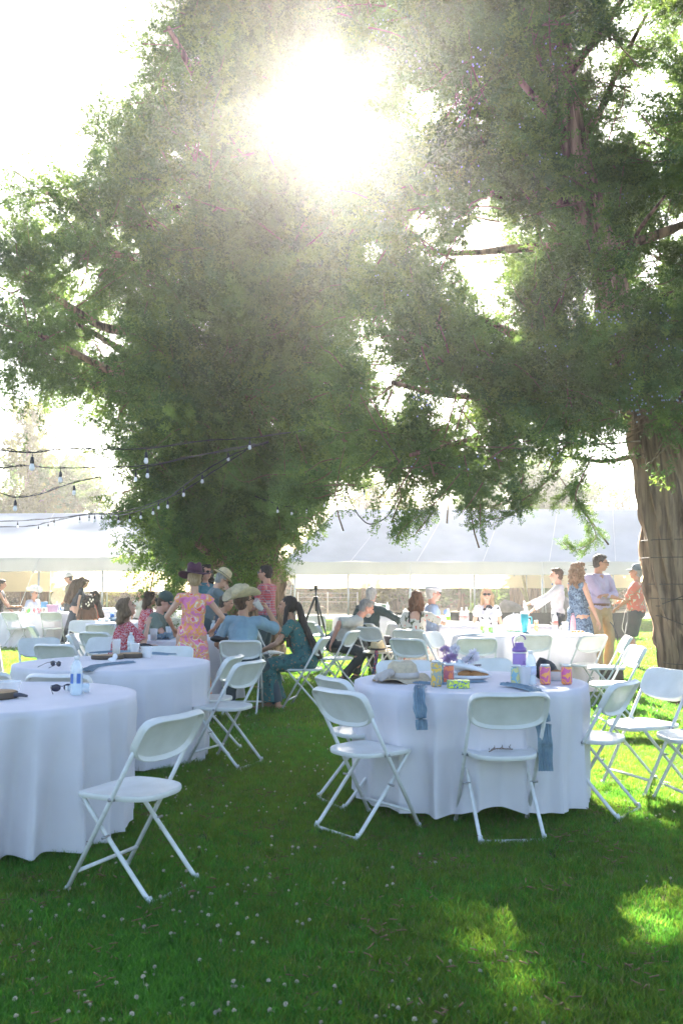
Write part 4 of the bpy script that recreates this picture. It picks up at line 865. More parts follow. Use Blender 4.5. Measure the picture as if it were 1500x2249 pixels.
MB().lathe([(.046, .178), (.046, .200), (.030, .212), (.028, .235), (.024, .238), (.002, .238)], 28).obj('lid', lil2, pf); MB().tube(spline([(-.045, 0, .205), (-.055, 0, .26), (-.02, 0, .29), (.025, 0, .282), (.052, 0, .262), (.046, 0, .255)], 6), .0045, 7).obj('carry_loop', lil2, pf)
mb = MB(); mb.ell((0, -.0435, .115), (.008, .0012, .006)); mb.box((0, -.0438, .104), (.022, .001, .004)); mb.obj('emblem', lil2, pf)
bottle(at(1166, 1504), 'clear water bottle in front of the lilac flask', h=.205, r=.032, lab_col=(.60, .66, .85), blocks=False)
cup(at(1152, 1505), 'clear plastic cup in front of the lilac flask', .115, .029, .043)
can(at(1133, 1504), 'pale blue can in front of the lilac flask', (.22, .42, .52), (.55, .55, .25))
can(at(1197, 1503), 'pink and orange striped can, left one of the pair at the table end', (.62, .12, .30), (.85, .38, .10), sc=14)
can(at(1244, 1503), 'pink and orange striped can nearest the table end', (.60, .10, .33), (.85, .35, .08), sc=15)
mb = MB(); mb.ell((0, 0, .035), (.052, .045, .032), n=18, m=10); mb2 = empty('bread_bun', at(1222, 1494), 0, 'round brown bun in an open clear box between the pink cans', 'bun'); mb.obj('bun', bread, mb2); MB().lathe([(.07, 0), (.078, .03), (.08, .06), (.078, .06), (.068, .002), (.01, .001)], 20, sy=.8).obj('box', cupm, mb2)
mb = MB(); mb.ell((0, 0, .06), (.07, .04, .07)); mb.ell((.05, 0, .04), (.06, .04, .045)); mb.v = [tuple(Vector(v) * (1 + .25 * noise.noise(Vector(v) * 18))) for v in mb.v]; o = mb.obj('black_bag', mat('black_leather', (.015, .017, .02), .5)); o.location = at(1195, 1492); tag(o, 'soft black bag slumped behind the water bottle and lilac flask', 'bag')
mb = MB(); mb.box((0, 0, .03), (.05, .035, .06)); o = mb.obj('small_box', pattern('stripe_box', [(0, (.7, .66, .58)), (.5, (.2, .18, .2))], 40, 'noise', .6, 0), smooth=False); o.location = at(1048, 1478); tag(o, 'small beige striped box behind the food tray', 'box')
# twig on chair seat
mb = MB(); tr2 = random.Random(3); mb.tube(spline([(-.07, -.02, 0), (-.02, .0, .01), (.03, .005, .006), (.08, -.01, .004)], 4), .003, 5)
for i in range(12):
    x = -.06 + .012 * i; d = Vector((tr2.uniform(-.02, .03), tr2.choice((-1, 1)) * tr2.uniform(.01, .035), tr2.uniform(0, .02))); mb.tube([(x, 0, .006), Vector((x, 0, .006)) + d], .0016, 4)
o = mb.obj('dry_twig', twigm); o.location = (.87, 5.13, .438); o.rotation_euler = (0, 0, .3); tag(o, 'little dry juniper twig lying on a chair seat', 'twig')
# table T4
tm = mat('teal_tumbler_paint', (.03, .42, .50), .35); tt = empty('tumbler', at(1152, 1390), 0, 'teal tumbler with white lid and straw on the far round table', 'tumbler')
MB().lathe([(.030, 0), (.034, .004), (.036, .09), (.048, .12), (.050, .24)], 24).obj('body', tm, tt); MB().lathe([(.051, .24), (.052, .262), (.046, .266), (.002, .266)], 24).obj('lid', lidw, tt); MB().tube([(.015, 0, .26), (-.01, 0, .33)], .005, 7).obj('straw', lidw, tt)
MB().tube(spline([(.048, 0, .2), (.085, 0, .2), (.09, 0, .16), (.085, 0, .11), (.04, 0, .10)], 4), .008, 7).obj('handle', tm, tt)
can(at(1177, 1388), 'slim orange can beside the teal tumbler', (.68, .28, .10), (.8, .5, .3), h=.155, r=.029)
bottle(at(1219, 1387), 'tall clear water bottle with red band right of the teal tumbler', h=.25, r=.035, lab_col=(.7, .25, .22), blocks=False)
cup(at(1241, 1386), 'clear plastic cup next to the tall bottle with the red band', .12)
cup(at(1138, 1386), 'clear plastic cup left of the teal tumbler', .12)
mb = MB(); mb.lathe([(.032, 0), (.038, .006), (.036, .09), (.030, .15), (.018, .19), (.012, .2)], 16, sy=.6); pb = empty('gift_bag', at(1258, 1385), 0, 'small pink bag with red dots and a loop handle', 'bag'); mb.obj('bag', pattern('pink_dots', [(0, (.55, .03, .05)), (.16, (.82, .42, .50))], 55, 'voronoi', .7, .2, distort=0), pb); MB().tube(spline([(-.012, 0, .19), (-.012, 0, .225), (.012, 0, .225), (.012, 0, .19)], 4), .003, 5).obj('handle', mat('pink_cord', (.8, .35, .45), .7), pb)
pl_ = empty('snack_plate', at(1264, 1390), 0, 'white plate with orange slices beside the pink dotted bag', 'plate'); MB().lathe([(.07, 0), (.11, .008), (.112, .012), (.07, .005), (.01, .004)], 26).obj('plate', foam, pl_)
for i, (x, y) in enumerate([(-.05, -.02), (.03, .0), (.07, -.03), (0, .04)]): MB().ell((x, y, .018), (.028, .022, .012), n=12, m=6).obj('slice', mat('orange_slice', (.75, .28, .05), .5), pl_)
runner('r', [at(1010, 1394) + Vector((.05, .1, 0)), at(1060, 1394), at(1100, 1391), at(1135, 1389), at(1180, 1391)], .20, 'blue gauze runner across the far round table', seed=8)
can(at(1060, 1389), 'bright green can, left one on the far round table', (.25, .62, .05), (.6, .75, .5))
can(at(1077, 1391), 'small green can in front of the clear bottles on the far round table', (.25, .65, .06), (.5, .8, .3), h=.09)
bottle(at(1068, 1386), 'clear water bottle in front of the blonde woman, left of its pair', h=.25, r=.034, lab_col=(.82, .8, .8), blocks=False)
bottle(at(1086, 1387), 'clear water bottle in front of the blonde woman, right of its pair', h=.27, r=.036, lab_col=(.85, .6, .58), blocks=False)
mb = MB(); 
for i in range(7): mb.ell((pr_.uniform(-.09, .09), pr_.uniform(-.03, .03), .02), (.028, .024, .018), n=10, m=6)
o = mb.obj('tissue_pile', mat('pale_lime_tissue', (.78, .80, .5), .8)); o.location = at(1130, 1389); tag(o, 'crumpled pale green and white tissue beside the teal tumbler', 'tissue')
# table T9 and T8
bottle(on(984, 1362, 13.8), 'clear bottle with a lime green drink by the flat cap man', h=.25, r=.035, lab_col=(.35, .7, .05), blocks=False)
bottle(on(1014, 1360, 13.85), 'tall clear water bottle with red band, left of the twin pair', h=.27, r=.037, lab_col=(.75, .45, .42), blocks=False)
bottle(on(1024, 1360, 13.85), 'tall clear water bottle with red band, right of the twin pair', h=.27, r=.037, lab_col=(.75, .45, .42), blocks=False)
cup(on(974, 1362, 13.75), 'clear cup in front of the flat cap man', .11)
# table T10
bottle(on(824, 1352, 18.0), 'clear bottle beside the green tub, nearer the grey hair', h=.27, r=.036, lab_col=(.75, .78, .8), blocks=False)
bottle(on(851, 1352, 18.0), 'clear bottle standing alone right of the green tub', h=.27, r=.036, lab_col=(.75, .78, .8), blocks=False)
gt = empty('plastic_tub', on(836, 1350, 18.3), 0, 'dark green plastic tub with clear lid rim on the far long table', 'tub'); MB().lathe([(.12, 0), (.16, .22), (.165, .22)], 20).obj('body', mat('green_tub', (.02, .12, .04), .5), gt); MB().lathe([(.165, .22), (.17, .23), (.12, .235), (.01, .236)], 20).obj('lid', cupm, gt)
bottle(on(890, 1352, 18.0), 'squat clear jar at the end of the far long table', h=.15, r=.05, lab_col=(.75, .7, .6), blocks=False)
# table T5
cup(at(338, 1407), 'clear plastic cup half full of dark cola beside the polo shirt man', .13, .032, .046, (.02, .012, .01), .5)
cup(at(372, 1399), 'clear tall cup behind the gauze bundle', .12)
runner('r', [at(352, 1405), at(368, 1400), at(385, 1397), at(405, 1399)], .28, 'bunched blue gauze runner between the polo man and the pink dress', seed=10, thick=.05)
bottle(at(469, 1404), 'clear water bottle with blue label right behind the pink dress', h=.21, r=.033, lab_col=(.1, .25, .6), blocks=False)
mb = MB(); mb.lathe([(.03, 0), (.038, .02), (.036, .06), (.026, .08)], 14); o = mb.obj('candle_jar', mat('rose_candle', (.65, .32, .26), .4)); o.location = at(484, 1400); tag(o, 'rosy candle jar beside the black handbag', 'jar')
mb = MB(); mb.ell((0, 0, .035), (.10, .05, .04), n=14, m=8); mb.tube(spline([(-.07, 0, .05), (-.04, 0, .09), (.04, 0, .09), (.07, 0, .05)], 4), .005, 6); o = mb.obj('handbag', mat('black_leather', (.015, .017, .02), .5)); o.location = at(482, 1410); tag(o, 'black handbag lying on the table by the light blue shirt', 'handbag')
# far left tables
cols = [((.8, .45, .2), (.85, .8, .7), 58), ((.1, .5, .08), (.3, .7, .2), 64), ((.7, .04, .07), (.8, .5, .5), 76), ((.65, .05, .12), (.8, .6, .6), 84.5), ((.75, .08, .1), (.7, .7, .7), 89.5), ((.5, .35, .33), (.75, .6, .5), 94), ((.28, .2, .2), (.5, .4, .35), 98.5), ((.75, .72, .7), (.6, .5, .4), 102)]
nm = ['orange-topped', 'bright green', 'deep red', 'cherry red', 'red and white', 'copper', 'dark brown', 'pale silver']
for (a, b, px), w_ in zip(cols, nm): can(on(px, 1348, 19.95), '%s soda can in the row on the farthest left table' % w_, a, b, rz=px)
mb = MB(); mb.box((0, 0, .08), (.24, .18, .16)); mb.box((0, 0, .165), (.26, .2, .02)); o = mb.obj('gift_box', mat('mauve_card', (.42, .30, .42), .7), smooth=False, auto=30); o.location = on(118, 1348, 20.3); tag(o, 'mauve box on the farthest left table', 'box')
bottle(on(132.5, 1348, 20.0), 'tiny clear bottle at the navy skirt on the farthest left table', h=.22)
bottle(on(126, 1340, 20.6), 'tiny clear bottle behind the mauve box', h=.25)
mb = MB(); mb.lathe([(.06, 0), (.07, .12), (.075, .22), (.07, .23)], 14); o = mb.obj('napkin_holder', mat('blue_paper', (.12, .35, .6), .7)); o.location = on(98, 1340, 20.7); tag(o, 'blue paper stack behind the row of soda cans', 'napkins')
bottle(at(247, 1364), 'small clear bottle with blue label on the far table left of the red blouse', h=.22, r=.034, lab_col=(.1, .25, .6), blocks=False)
runner('r', [at(226, 1366), at(240, 1364), at(256, 1365)], .25, 'bunched blue runner beside the small far bottle', seed=12, thick=.05)
# wine-dark strap bag on the grass, right
bb = empty('shoulder_bag', G(1343, 1506), R(-10), 'black shoulder bag standing on the sunny grass, strap looped over a chair back', 'bag'); bl = mat('black_leather', (.015, .017, .02), .5)
mb = MB(); mb.box((0, 0, .11), (.30, .12, .21)); mb.box((0, 0, .215), (.26, .09, .02)); mb.obj('body', bl, bb, auto=30)
o = MB().tube(spline([(.10, 0, .2), (.11, .1, .45), (.10, .2, .70), (.03, .3, .84)], 5), .007, 6).obj('strap', bl, bb)
# speaker and tripod behind
sp0 = empty('loudspeaker', (xz(452, 16.6), 16.6, 0), R(6), 'black loudspeaker on a stand in front of the big juniper trunk', 'speaker'); bk = mat('speaker_black', (.012, .014, .015), .6); zt = PY(450, 1226, 16.6).z; zb_ = PY(450, 1272, 16.6).z; w_ = 36 / F * 16.6
mb = MB(); mb.box((0, 0, (zt + zb_) / 2), (w_, .28, zt - zb_)); mb.obj('cabinet', bk, sp0, smooth=False); MB().box((0, -.145, (zt + zb_) / 2), (w_ * .88, .012, (zt - zb_) * .9)).obj('grille', mat('speaker_grille', (.02, .024, .025), .8, bump=1, bscale=400), sp0, smooth=False)
mb = MB()
for i in range(8): mb.box((-w_ * .27 + i * w_ * .058, -.153, zt - .075), (w_ * .042, .004, .026))
mb.obj('logo_strip', mat('logo_white', (.8, .8, .74), .5), sp0, smooth=False)
MB().tube([(0, 0, .0), (0, 0, zb_)], .02, 8).obj('stand_pole', bk, sp0)
for a in (90, 210, 330): MB().tube([(0, 0, .7), (math.cos(R(a)) * .5, math.sin(R(a)) * .5, .02)], .014, 6).obj('leg', bk, sp0)
Yt = 15.5; tp_ = empty('camera_tripod', (xz(694, Yt), Yt, 0), 0, 'tall black camera tripod standing alone behind the teal dress', 'tripod'); k_ = Yt / F; zt = PY(694, 1287, Yt).z; tb = mat('tripod_black', (.02, .024, .024), .4); apx = zt - .18
for (dx, dy, px) in [(-.36, .1, 0), (.12, -.12, 0), (.24, .2, 0)]:
    lg = MB(); e = Vector((dx * 1.25, dy * 1.3, 0)); a_ = Vector((dx * .04, dy * .04, apx)); lg.tube([a_, a_.lerp(e, .45)], .019, 7); lg.tube([a_.lerp(e, .43), a_.lerp(e, .75)], .014, 7); lg.tube([a_.lerp(e, .73), e], .010, 7)
    for q in (.44, .74): lg.ell(a_.lerp(e, q), (.022,) * 3, n=8, m=6)
    lg.obj('leg', tb, tp_)
MB().tube([(0, 0, apx - .25), (0, 0, zt - .05)], .014, 7).obj('centre_column', tb, tp_); mb = MB(); mb.ell((0, 0, zt - .04), (.035, .035, .04)); mb.box((0, 0, zt), (.09, .07, .02)); mb.tube([(0, 0, zt - .05), (-.1, -.04, zt - .08)], .008, 6); mb.obj('head', tb, tp_)
# ------------------------------------------------------------------ string lights
cab = mat('black_cable', (.018, .018, .02), .6); glassb = clear_plastic('frosted_bulb', (.95, .95, .95), .75, .12); sok = mat('black_socket', (.02, .02, .022), .5)
def lights(anchors, bulbs, label, r=.0045, twist=True):
    """anchors: (px,py,Y) along the cable; bulbs: (px, index-free) hang from it"""
    P_ = [PY(*a) for a in anchors]; root = empty('string_lights', P_[0], 0, label, 'string lights', 'black cables of frosted festoon bulbs'); L0 = P_[0]
    path = spline([p - L0 for p in P_], 12); MB().tube(path, r, 5).obj('cable', cab, root)
    if twist: MB().tube([p + Vector((.004 * math.sin(i * .9), .004, .006 + .006 * math.cos(i * .9) + .012 * max(0, noise.noise(Vector((i * .2, r * 1e3, 1)))))) for i, p in enumerate(path)], r * .6, 4).obj('wire', cab, root)
    for px in bulbs:
        def scr(p): q = p + L0; return PX0 + F * q.x / (q.y * cp + (q.z - CH) * sp_)
        i = min(range(len(path)), key=lambda i: abs(scr(path[i]) - px)); p = path[i]
        b = empty('bulb', p, rnd.uniform(0, 3), sc=.8); b.parent = root
        MB().tube([(0, 0, .005), (0, 0, -.045)], .004, 5).obj('lead', cab, b)
        MB().lathe([(.009, -.035), (.013, -.045), (.0165, -.075), (.0165, -.095)], 12).obj('socket', sok, b)
        MB().lathe([(.0135, -.092), (.017, -.105), (.0225, -.125), (.0215, -.14), (.013, -.152), (.002, -.155)], 14).obj('glass', glassb, b)
    return root
lights([(-150, 975, 5.6), (0, 989, 5.9), (72, 994, 6.1), (150, 986, 6.4), (322, 985, 7.2), (450, 968, 8.6), (549, 962, 9.4), (670, 945, 11.5)], [72, 322, 549], 'highest cable of festoon bulbs crossing from the left edge into the big juniper')
lights([(-120, 1052, 7.0), (0, 1029, 7.2), (60, 1023, 7.4), (134, 1028, 7.6), (325, 1022, 8.6), (435, 1000, 9.8), (502, 990, 10.6), (590, 970, 12.0)], [134, 325, 502], 'second cable of festoon bulbs just under the highest one')
lights([(-60, 1080, 7.6), (0, 1083, 7.8), (35, 1092, 8.0), (90, 1085, 8.3), (164, 1060, 8.8), (299, 1032, 9.4), (430, 1002, 10.2), (560, 975, 12.3)], [35, 164, 299], 'third cable of festoon bulbs sagging lower at the left edge')
lights([(590, 972, 10.6), (520, 995, 10.4), (445, 1038, 10.2), (404, 1068, 10.6), (369, 1095, 11.2), (337, 1110, 11.8), (310, 1120, 12.3), (286, 1128, 12.6), (261, 1131, 13.2), (236, 1128, 13.6), (200, 1130, 14.2), (120, 1138, 15.2), (40, 1144, 16.0), (-60, 1146, 16.4)], [445, 404, 369, 337, 310, 286, 261, 243, 209, 177, 122, 41], 'cable of bulbs dropping from the big juniper to hang before the left tent', .006)
lights([(540, 990, 11.6), (470, 1035, 12.0), (400, 1080, 12.6), (349, 1100, 13.0), (300, 1117, 13.6), (240, 1128, 14.4), (224, 1130, 14.7), (197, 1128, 15.2), (140, 1140, 15.9), (107, 1147, 16.2), (60, 1156, 16.6), (-60, 1158, 17.2)], [349, 224, 197, 107, 87, 2], 'lowest cable of small far bulbs in front of the left tent roof', .006)
lights([(560, 1090, 13.5), (610, 1108, 13.2), (641, 1113, 13.1), (674, 1108, 13.0), (712, 1095, 12.9), (757, 1084, 12.7), (800, 1070, 12.5), (853, 1056, 12.3), (909, 1040, 12.1), (960, 1010, 11.8)], [610, 641, 674, 712, 757, 800, 853, 909], 'cable of bulbs linking the two junipers above the tent ridge', .005)
o = MB().tube(spline([PY(x, y, 11.8) for (x, y) in [(757, 1070), (775, 1110), (790, 1135), (812, 1151), (843, 1140), (860, 1120), (880, 1085), (884, 1060)]], 6), .008, 5).obj('loose_cable', cab); tag(o, 'loose black cable drooping between the junipers over the tent roof', 'cable')
# ------------------------------------------------------------------ people
VOX = []          # (object, voxel size, noise kind)
def vobj(mb, name, mt, parent, vox, nz=None):
    o = mb.obj(name, mt, parent); VOX.append((o, vox, nz)); return o
def finish_vox():
    for o, v, nz in VOX:
        m = o.modifiers.new('r', 'REMESH'); m.mode = 'VOXEL'; m.voxel_size = v; s = o.modifiers.new('s', 'SMOOTH'); s.factor = .5; s.iterations = 2 if v < .012 else 1
    dg = bpy.context.evaluated_depsgraph_get()
    new = [(o, bpy.data.meshes.new_from_object(o.evaluated_get(dg))) for o, v, nz in VOX]
    for (o, me), (_, v, nz) in zip(new, VOX):
        o.modifiers.clear(); mats = [m for m in o.data.materials]; o.data = me
        if not me.materials:
            for m in mats: me.materials.append(m)
        if nz and len(me.vertices):
            n = len(me.vertices); co = np.empty(n * 3, np.float32); no = np.empty(n * 3, np.float32); me.vertices.foreach_get('co', co); me.vertex_normals.foreach_get('vector', no)
            co = co.reshape(-1, 3); no = no.reshape(-1, 3); amp, fx, fz = nz
            d = np.array([noise.noise(Vector((c[0] * fx, c[1] * fx, c[2] * fz))) + .5 * noise.noise(Vector((c[0] * fx * 2.3, c[1] * fx * 2.3, c[2] * fz * 2.1 + 9))) for c in co], np.float32)
            me.vertices.foreach_set('co', (co + no * (d * amp)[:, None]).ravel())
        me.shade_smooth(); me.update()
skinL = mat('fair_skin', (.62, .37, .27), .5, var=.06, vscale=9, trans=.05, col2=(.56, .31, .22)); skinT = mat('tanned_skin', (.50, .27, .17), .5, var=.06, vscale=9, col2=(.44, .22, .14), trans=.05); skinR = mat('ruddy_skin', (.58, .30, .22), .5, col2=(.52, .25, .18), vscale=9, trans=.05)
lipm = mat('lips', (.42, .14, .12), .4); eyem = mat('eye_dark', (.03, .025, .02), .2); eyew = mat('eye_white', (.7, .68, .65), .3)
shades = mat('shade_lens', (.012, .012, .014), .1)
def hair_m(n, c, c2): return mat('hair_' + n, c, .55, col2=c2, vscale=22, stretch=(3, 3, .5), bump=.7, bscale=90, trans=.22)
HM = dict(brown=hair_m('brown', (.14, .075, .04), (.06, .032, .02)), dark=hair_m('dark', (.05, .032, .025), (.02, .014, .012)), grey=hair_m('grey', (.42, .40, .38), (.22, .21, .2)), white=hair_m('white', (.65, .63, .6), (.42, .4, .38)), blonde=hair_m('blonde', (.62, .47, .30), (.42, .28, .15)), light=hair_m('light', (.30, .20, .12), (.16, .10, .06)), auburn=hair_m('auburn', (.26, .10, .04), (.10, .04, .02)), curly=hair_m('curly', (.40, .25, .16), (.22, .12, .07)))
def ik(a, b, l1, l2, hint):
    d = b - a; L = d.length; mx = (l1 + l2) * .998
    if L > mx: b = a + d * (mx / L); d = b - a; L = mx
    x = (l1 * l1 - l2 * l2 + L * L) / (2 * L); h = math.sqrt(max(0, l1 * l1 - x * x)); u = d / L; hh = hint - u * hint.dot(u); hh = hh.normalized() if hh.length > 1e-5 else u.orthogonal().normalized()
    return a + u * x + hh * h, b
def rotm(f, u):
    """matrix whose columns are right, forward, up"""
    f = f.normalized(); r = f.cross(u).normalized(); u = r.cross(f); return Matrix((r, f, u)).transposed()
def person(label, x, y, yaw, ht=1.72, sex='m', seat=False, lean=(0, 0), head=(0, 0, 0), hl=None, hr=None, el=None, er=None, fl=None, fr=None, pz=None, skin=None, hair=('short', 'grey'), top=None, sleeve=.55, legs=None, leglen=1.0, skirt=None, hat=None, glasses=None, vox=.012, fat=1.0, shoes=None, belt=None, straps=False, face=True, collar=True, twist=0, open_back=False, grip=(0, 0)):
    k = ht / 1.75; skin = skin or skinL; t = empty('person', (x, y, 0), -R(yaw), label, 'person')
    w = .175 if sex == 'm' else .148
    pz = pz if pz is not None else ((.53 / k) if seat else .93)
    V = Vector; pel = V((0, -.03, pz)); la, lb = R(lean[0]), R(lean[1])
    up = V((math.sin(lb), math.sin(la) * math.cos(lb), math.cos(la) * math.cos(lb))).normalized()
    fw0 = V((math.sin(R(twist)), math.cos(R(twist)), 0)); B = rotm(fw0 - up * fw0.dot(up), up); rt = B.col[0].copy(); fd = B.col[1].copy()
    chest = pel + up * .34; neck = pel + up * .50 - fd * .015; 
    shl = neck - rt * w - up * .045; shr = neck + rt * w - up * .045
    hy, hp, hroll = [R(a) for a in head]
    hb = (Matrix.Rotation(-hy, 3, 'Z') @ Matrix.Rotation(hp, 3, 'X')) if True else None
    f0 = V((math.sin(R(twist)), math.cos(R(twist)), 0)); hf = Matrix.Rotation(-hy, 3, 'Z') @ f0; hrt = hf.cross(V((0, 0, 1))).normalized(); hf = Matrix.Rotation(hp, 3, hrt) @ hf; hu = hrt.cross(hf); hu = Matrix.Rotation(hroll, 3, hf) @ hu; H = rotm(hf, hu)
    hc = neck + (up * .5 + V((0, 0, .5))).normalized() * .075 + H @ V((0, .035, .095))
    hl = V(hl) if hl else neck - rt * (w + .06) + V((0, .05, -.56)); hr = V(hr) if hr else neck + rt * (w + .06) + V((0, .05, -.56))
    elb_l, hl = ik(shl, hl, .285, .26, V(el) if el else V((-.5, -.6, -.5))); elb_r, hr = ik(shr, hr, .285, .26, V(er) if er else V((.5, -.6, -.5)))
    hipw = .09; hpl = pel - V((hipw, 0, .0)); hpr = pel + V((hipw, 0, 0))
    if fl is None: fl = (-.13, .40, .07) if seat else (-.11, -.02, .075)
    if fr is None: fr = (.13, .42, .07) if seat else (.12, .04, .075)
    kh = V((0, 1, .35)) if seat else V((0, 1, 0))
    knl, fl = ik(hpl, V(fl), .44, .43, kh + V((-.12, 0, 0))); knr, fr = ik(hpr, V(fr), .44, .43, kh + V((.12, 0, 0)))
    b = MB(); a_ = 1.0 if sex == 'm' else .85
    def limb(P, Q, r1, r2, mbb=None, ball=True): (mbb or b).cone(P, Q, r1, r2, 12, ball)
    # body
    b.ell(pel + up * .02, (.150 * (1 if sex == 'm' else 1.08) * fat ** .5, .115 * fat, .13), B); b.ell(pel + up * .2 + fd * .01 * fat, (.135 * a_ * fat ** .7, .10 * fat, .17), B); b.ell(chest, (.155 * a_, .11 * fat ** .5, .19), B)
    b.cone(shl, shr, .058 * a_, .058 * a_); b.cone(neck - up * .06, hc - H @ V((0, .03, .05)), .062 * a_, .054 * a_)
    if sex == 'f':
        for s_ in (-1, 1): b.ell(chest + rt * .065 * s_ + fd * .085 - up * .0, (.06, .055, .06), B)
    # head
    b.ell(hc + H @ V((0, -.018, .028)), (.074, .094, .088), H, 16, 12); b.ell(hc + H @ V((0, .018, -.035)), (.058, .070, .078), H, 14, 10); b.ell(hc + H @ V((0, .050, -.088)), (.028, .026, .020), H)
    b.cone(hc + H @ V((0, .078, .022)), hc + H @ V((0, .104, -.018)), .008, .0145); b.ell(hc + H @ V((0, .075, -.054)), (.026, .018, .013), H); b.ell(hc + H @ V((0, .070, .040)), (.055, .018, .012), H)
    for s_ in (-1, 1):
        b.ell(hc + H @ V((.075 * s_, -.012, -.005)), (.009, .020, .032), H); b.ell(hc + H @ V((.038 * s_, .058, -.022)), (.022, .02, .02), H)
    # arms, hands
    for sh, eb, ha, sgn, gr in ((shl, elb_l, hl, -1, grip[0]), (shr, elb_r, hr, 1, grip[1])):
        limb(sh, eb, .049 * a_ * fat ** .4, .037 * a_); limb(eb, ha, .039 * a_, .0255 * a_); d = (ha - eb).normalized(); b.ell(eb.lerp(ha, .28), (.043 * a_,) * 3)
        sd = d.cross(V((0, 0, 1))); sd = sd.normalized() if sd.length > .2 else V((sgn, 0, 0)); M_ = rotm(d, sd.cross(d).normalized() if abs(sd.z) < .9 else V((0, 0, 1)))
        palm = ha + d * .045; b.ell(palm, (.040 * a_, .052, .016), M_); b.ell(ha + d * .01, (.026 * a_, .035, .018), M_)
        for q, (ox, ln) in enumerate([(-.028, .062), (-.0095, .074), (.0095, .070), (.027, .055)]):
            p0 = palm + M_ @ V((ox * a_, .035, 0)); cu = .35 + gr; p1 = p0 + M_ @ V((ox * .12, ln * .5 * math.cos(cu), -ln * .5 * math.sin(cu))); p2 = p1 + M_ @ V((0, ln * .5 * math.cos(cu * 2.3), -ln * .5 * math.sin(cu * 2.3))); b.cone(p0, p1, .0088, .0080, 7); b.cone(p1, p2, .0080, .0066, 7)
        p0 = ha + d * .02 + M_ @ V((-.026 * sgn, 0, 0)); p1 = p0 + M_ @ V((-.030 * sgn, .030, -.012)); b.cone(p0, p1, .013, .010, 7); b.cone(p1, p1 + M_ @ V((-.004 * sgn, .032, -.008 - gr * .02)), .010, .008, 7)
    # legs, feet
    for hp_, kn, fo, sgn in ((hpl, knl, fl, -1), (hpr, knr, fr, 1)):
        limb(hp_, kn, .082 * fat ** .4 * (1.05 if sex == 'f' else 1), .052); limb(kn, fo, .052, .034); b.ell(kn.lerp(fo, .28) - V((0, .012, 0)), (.053, .055, .12), rotm(V((0, 1, 0)), (kn - fo).normalized()))
        fdr = V((sgn * .25, 1, 0)).normalized(); b.ell(fo + V((0, -.01, -.03)), (.035, .045, .04)); b.cone(fo + V((0, 0, -.035)), fo + fdr * .14 + V((0, 0, -.052)), .032, .022); b.ell(fo + fdr * .165 + V((0, 0, -.058)), (.038, .042, .016), rotm(fdr, V((0, 0, 1))))
        if shoes:
            sm = MB(); sm.ell(fo + V((0, -.02, -.035)), (.042, .055, .042)); sm.cone(fo + V((0, 0, -.035)), fo + fdr * .14 + V((0, 0, -.05)), .042, .030); sm.ell(fo + fdr * .16 + V((0, 0, -.052)), (.046, .055, .024), rotm(fdr, V((0, 0, 1)))); vobj(sm, 'shoe', shoes, t, max(vox, .012))
    for q in range(len(b.v)): pass
    vobj(b, 'body', skin, t, vox)
    g_ = .013
    def collar_fn(mbb):
        mbb.tube([neck - up * .05, neck + up * .012 - fd * .002], [.098 * a_, .073 * a_], 14)
    if top:
        c = MB(); c.ell(pel + up * .06, (.165 * fat ** .6 * (1 if sex == 'm' else .98), .128 * fat, .13), B); c.ell(pel + up * .2 + fd * .01 * fat, (.153 * a_ * fat ** .7, .122 * fat, .18), B); c.ell(chest, (.172 * a_, .126 * fat ** .5, .185), B)
        c.cone(shl + rt * .01, shr - rt * .01, .064 * a_, .064 * a_)
        if sex == 'f':
            for s_ in (-1, 1): c.ell(chest + rt * .065 * s_ + fd * .088, (.068, .062, .068), B)
        if collar: collar_fn(c)
        if sleeve > 0:
            for sh, eb, ha in ((shl, elb_l, hl), (shr, elb_r, hr)):
                loose = .022 if sleeve < 1 else .014; s1 = min(1, sleeve); e1 = sh.lerp(eb, s1); c.ell(sh, (.066 * a_,) * 3); c.tube([sh, e1], [.066 * a_, (.045 + loose) * a_ * (1.05 if sleeve < 1 else .95)], 12)
                if sleeve > 1: c.ell(eb, (.052 * a_,) * 3); c.tube([eb, eb.lerp(ha, sleeve - 1)], [.053 * a_, .040 * a_], 12)
        vobj(c, 'shirt' if legs or not skirt else 'bodice', top, t, vox, (.013, 12, 7))
        if open_back:
            bk_ = MB(); bk_.ell(neck - up * .09 - fd * .075, (.085, .045, .10), B); vobj(bk_, 'bare_back', skin, t, vox)
            for s_ in (-1, 1): MB().tube([neck + rt * .085 * s_ - fd * .08 - up * .02, neck + rt * .075 * s_ - fd * .128 - up * .17], .009, 6).obj('strap', mat('black_strap', (.02, .02, .02), .7), t)
        if straps:
            for s_ in (-1, 1): MB().tube(spline([chest + rt * .08 * s_ + fd * .12, neck + rt * .085 * s_ + up * .005, chest + rt * .08 * s_ - fd * .10], 4), .016, 6).obj('strap', top, t)
    if legs:
        c = MB(); c.ell(pel + up * .0, (.163 * fat ** .6, .130 * fat ** .8, .125), B)
        for hp_, kn, fo in ((hpl, knl, fl), (hpr, knr, fr)):
            q = leglen; c.ell(hp_, (.095 * fat ** .4,) * 3)
            if q <= .55: c.tube([hp_, hp_.lerp(kn, q / .55)], [.097 * fat ** .4, .098], 14)
            else: c.tube([hp_, kn], [.096 * fat ** .4, .070], 14); c.ell(kn, (.071,) * 3); c.tube([kn, kn.lerp(fo, (q - .55) / .45 * .97)], [.070, .060], 14)
        vobj(c, 'trousers' if leglen > .6 else 'shorts', legs, t, vox, (.013, 10, 8))
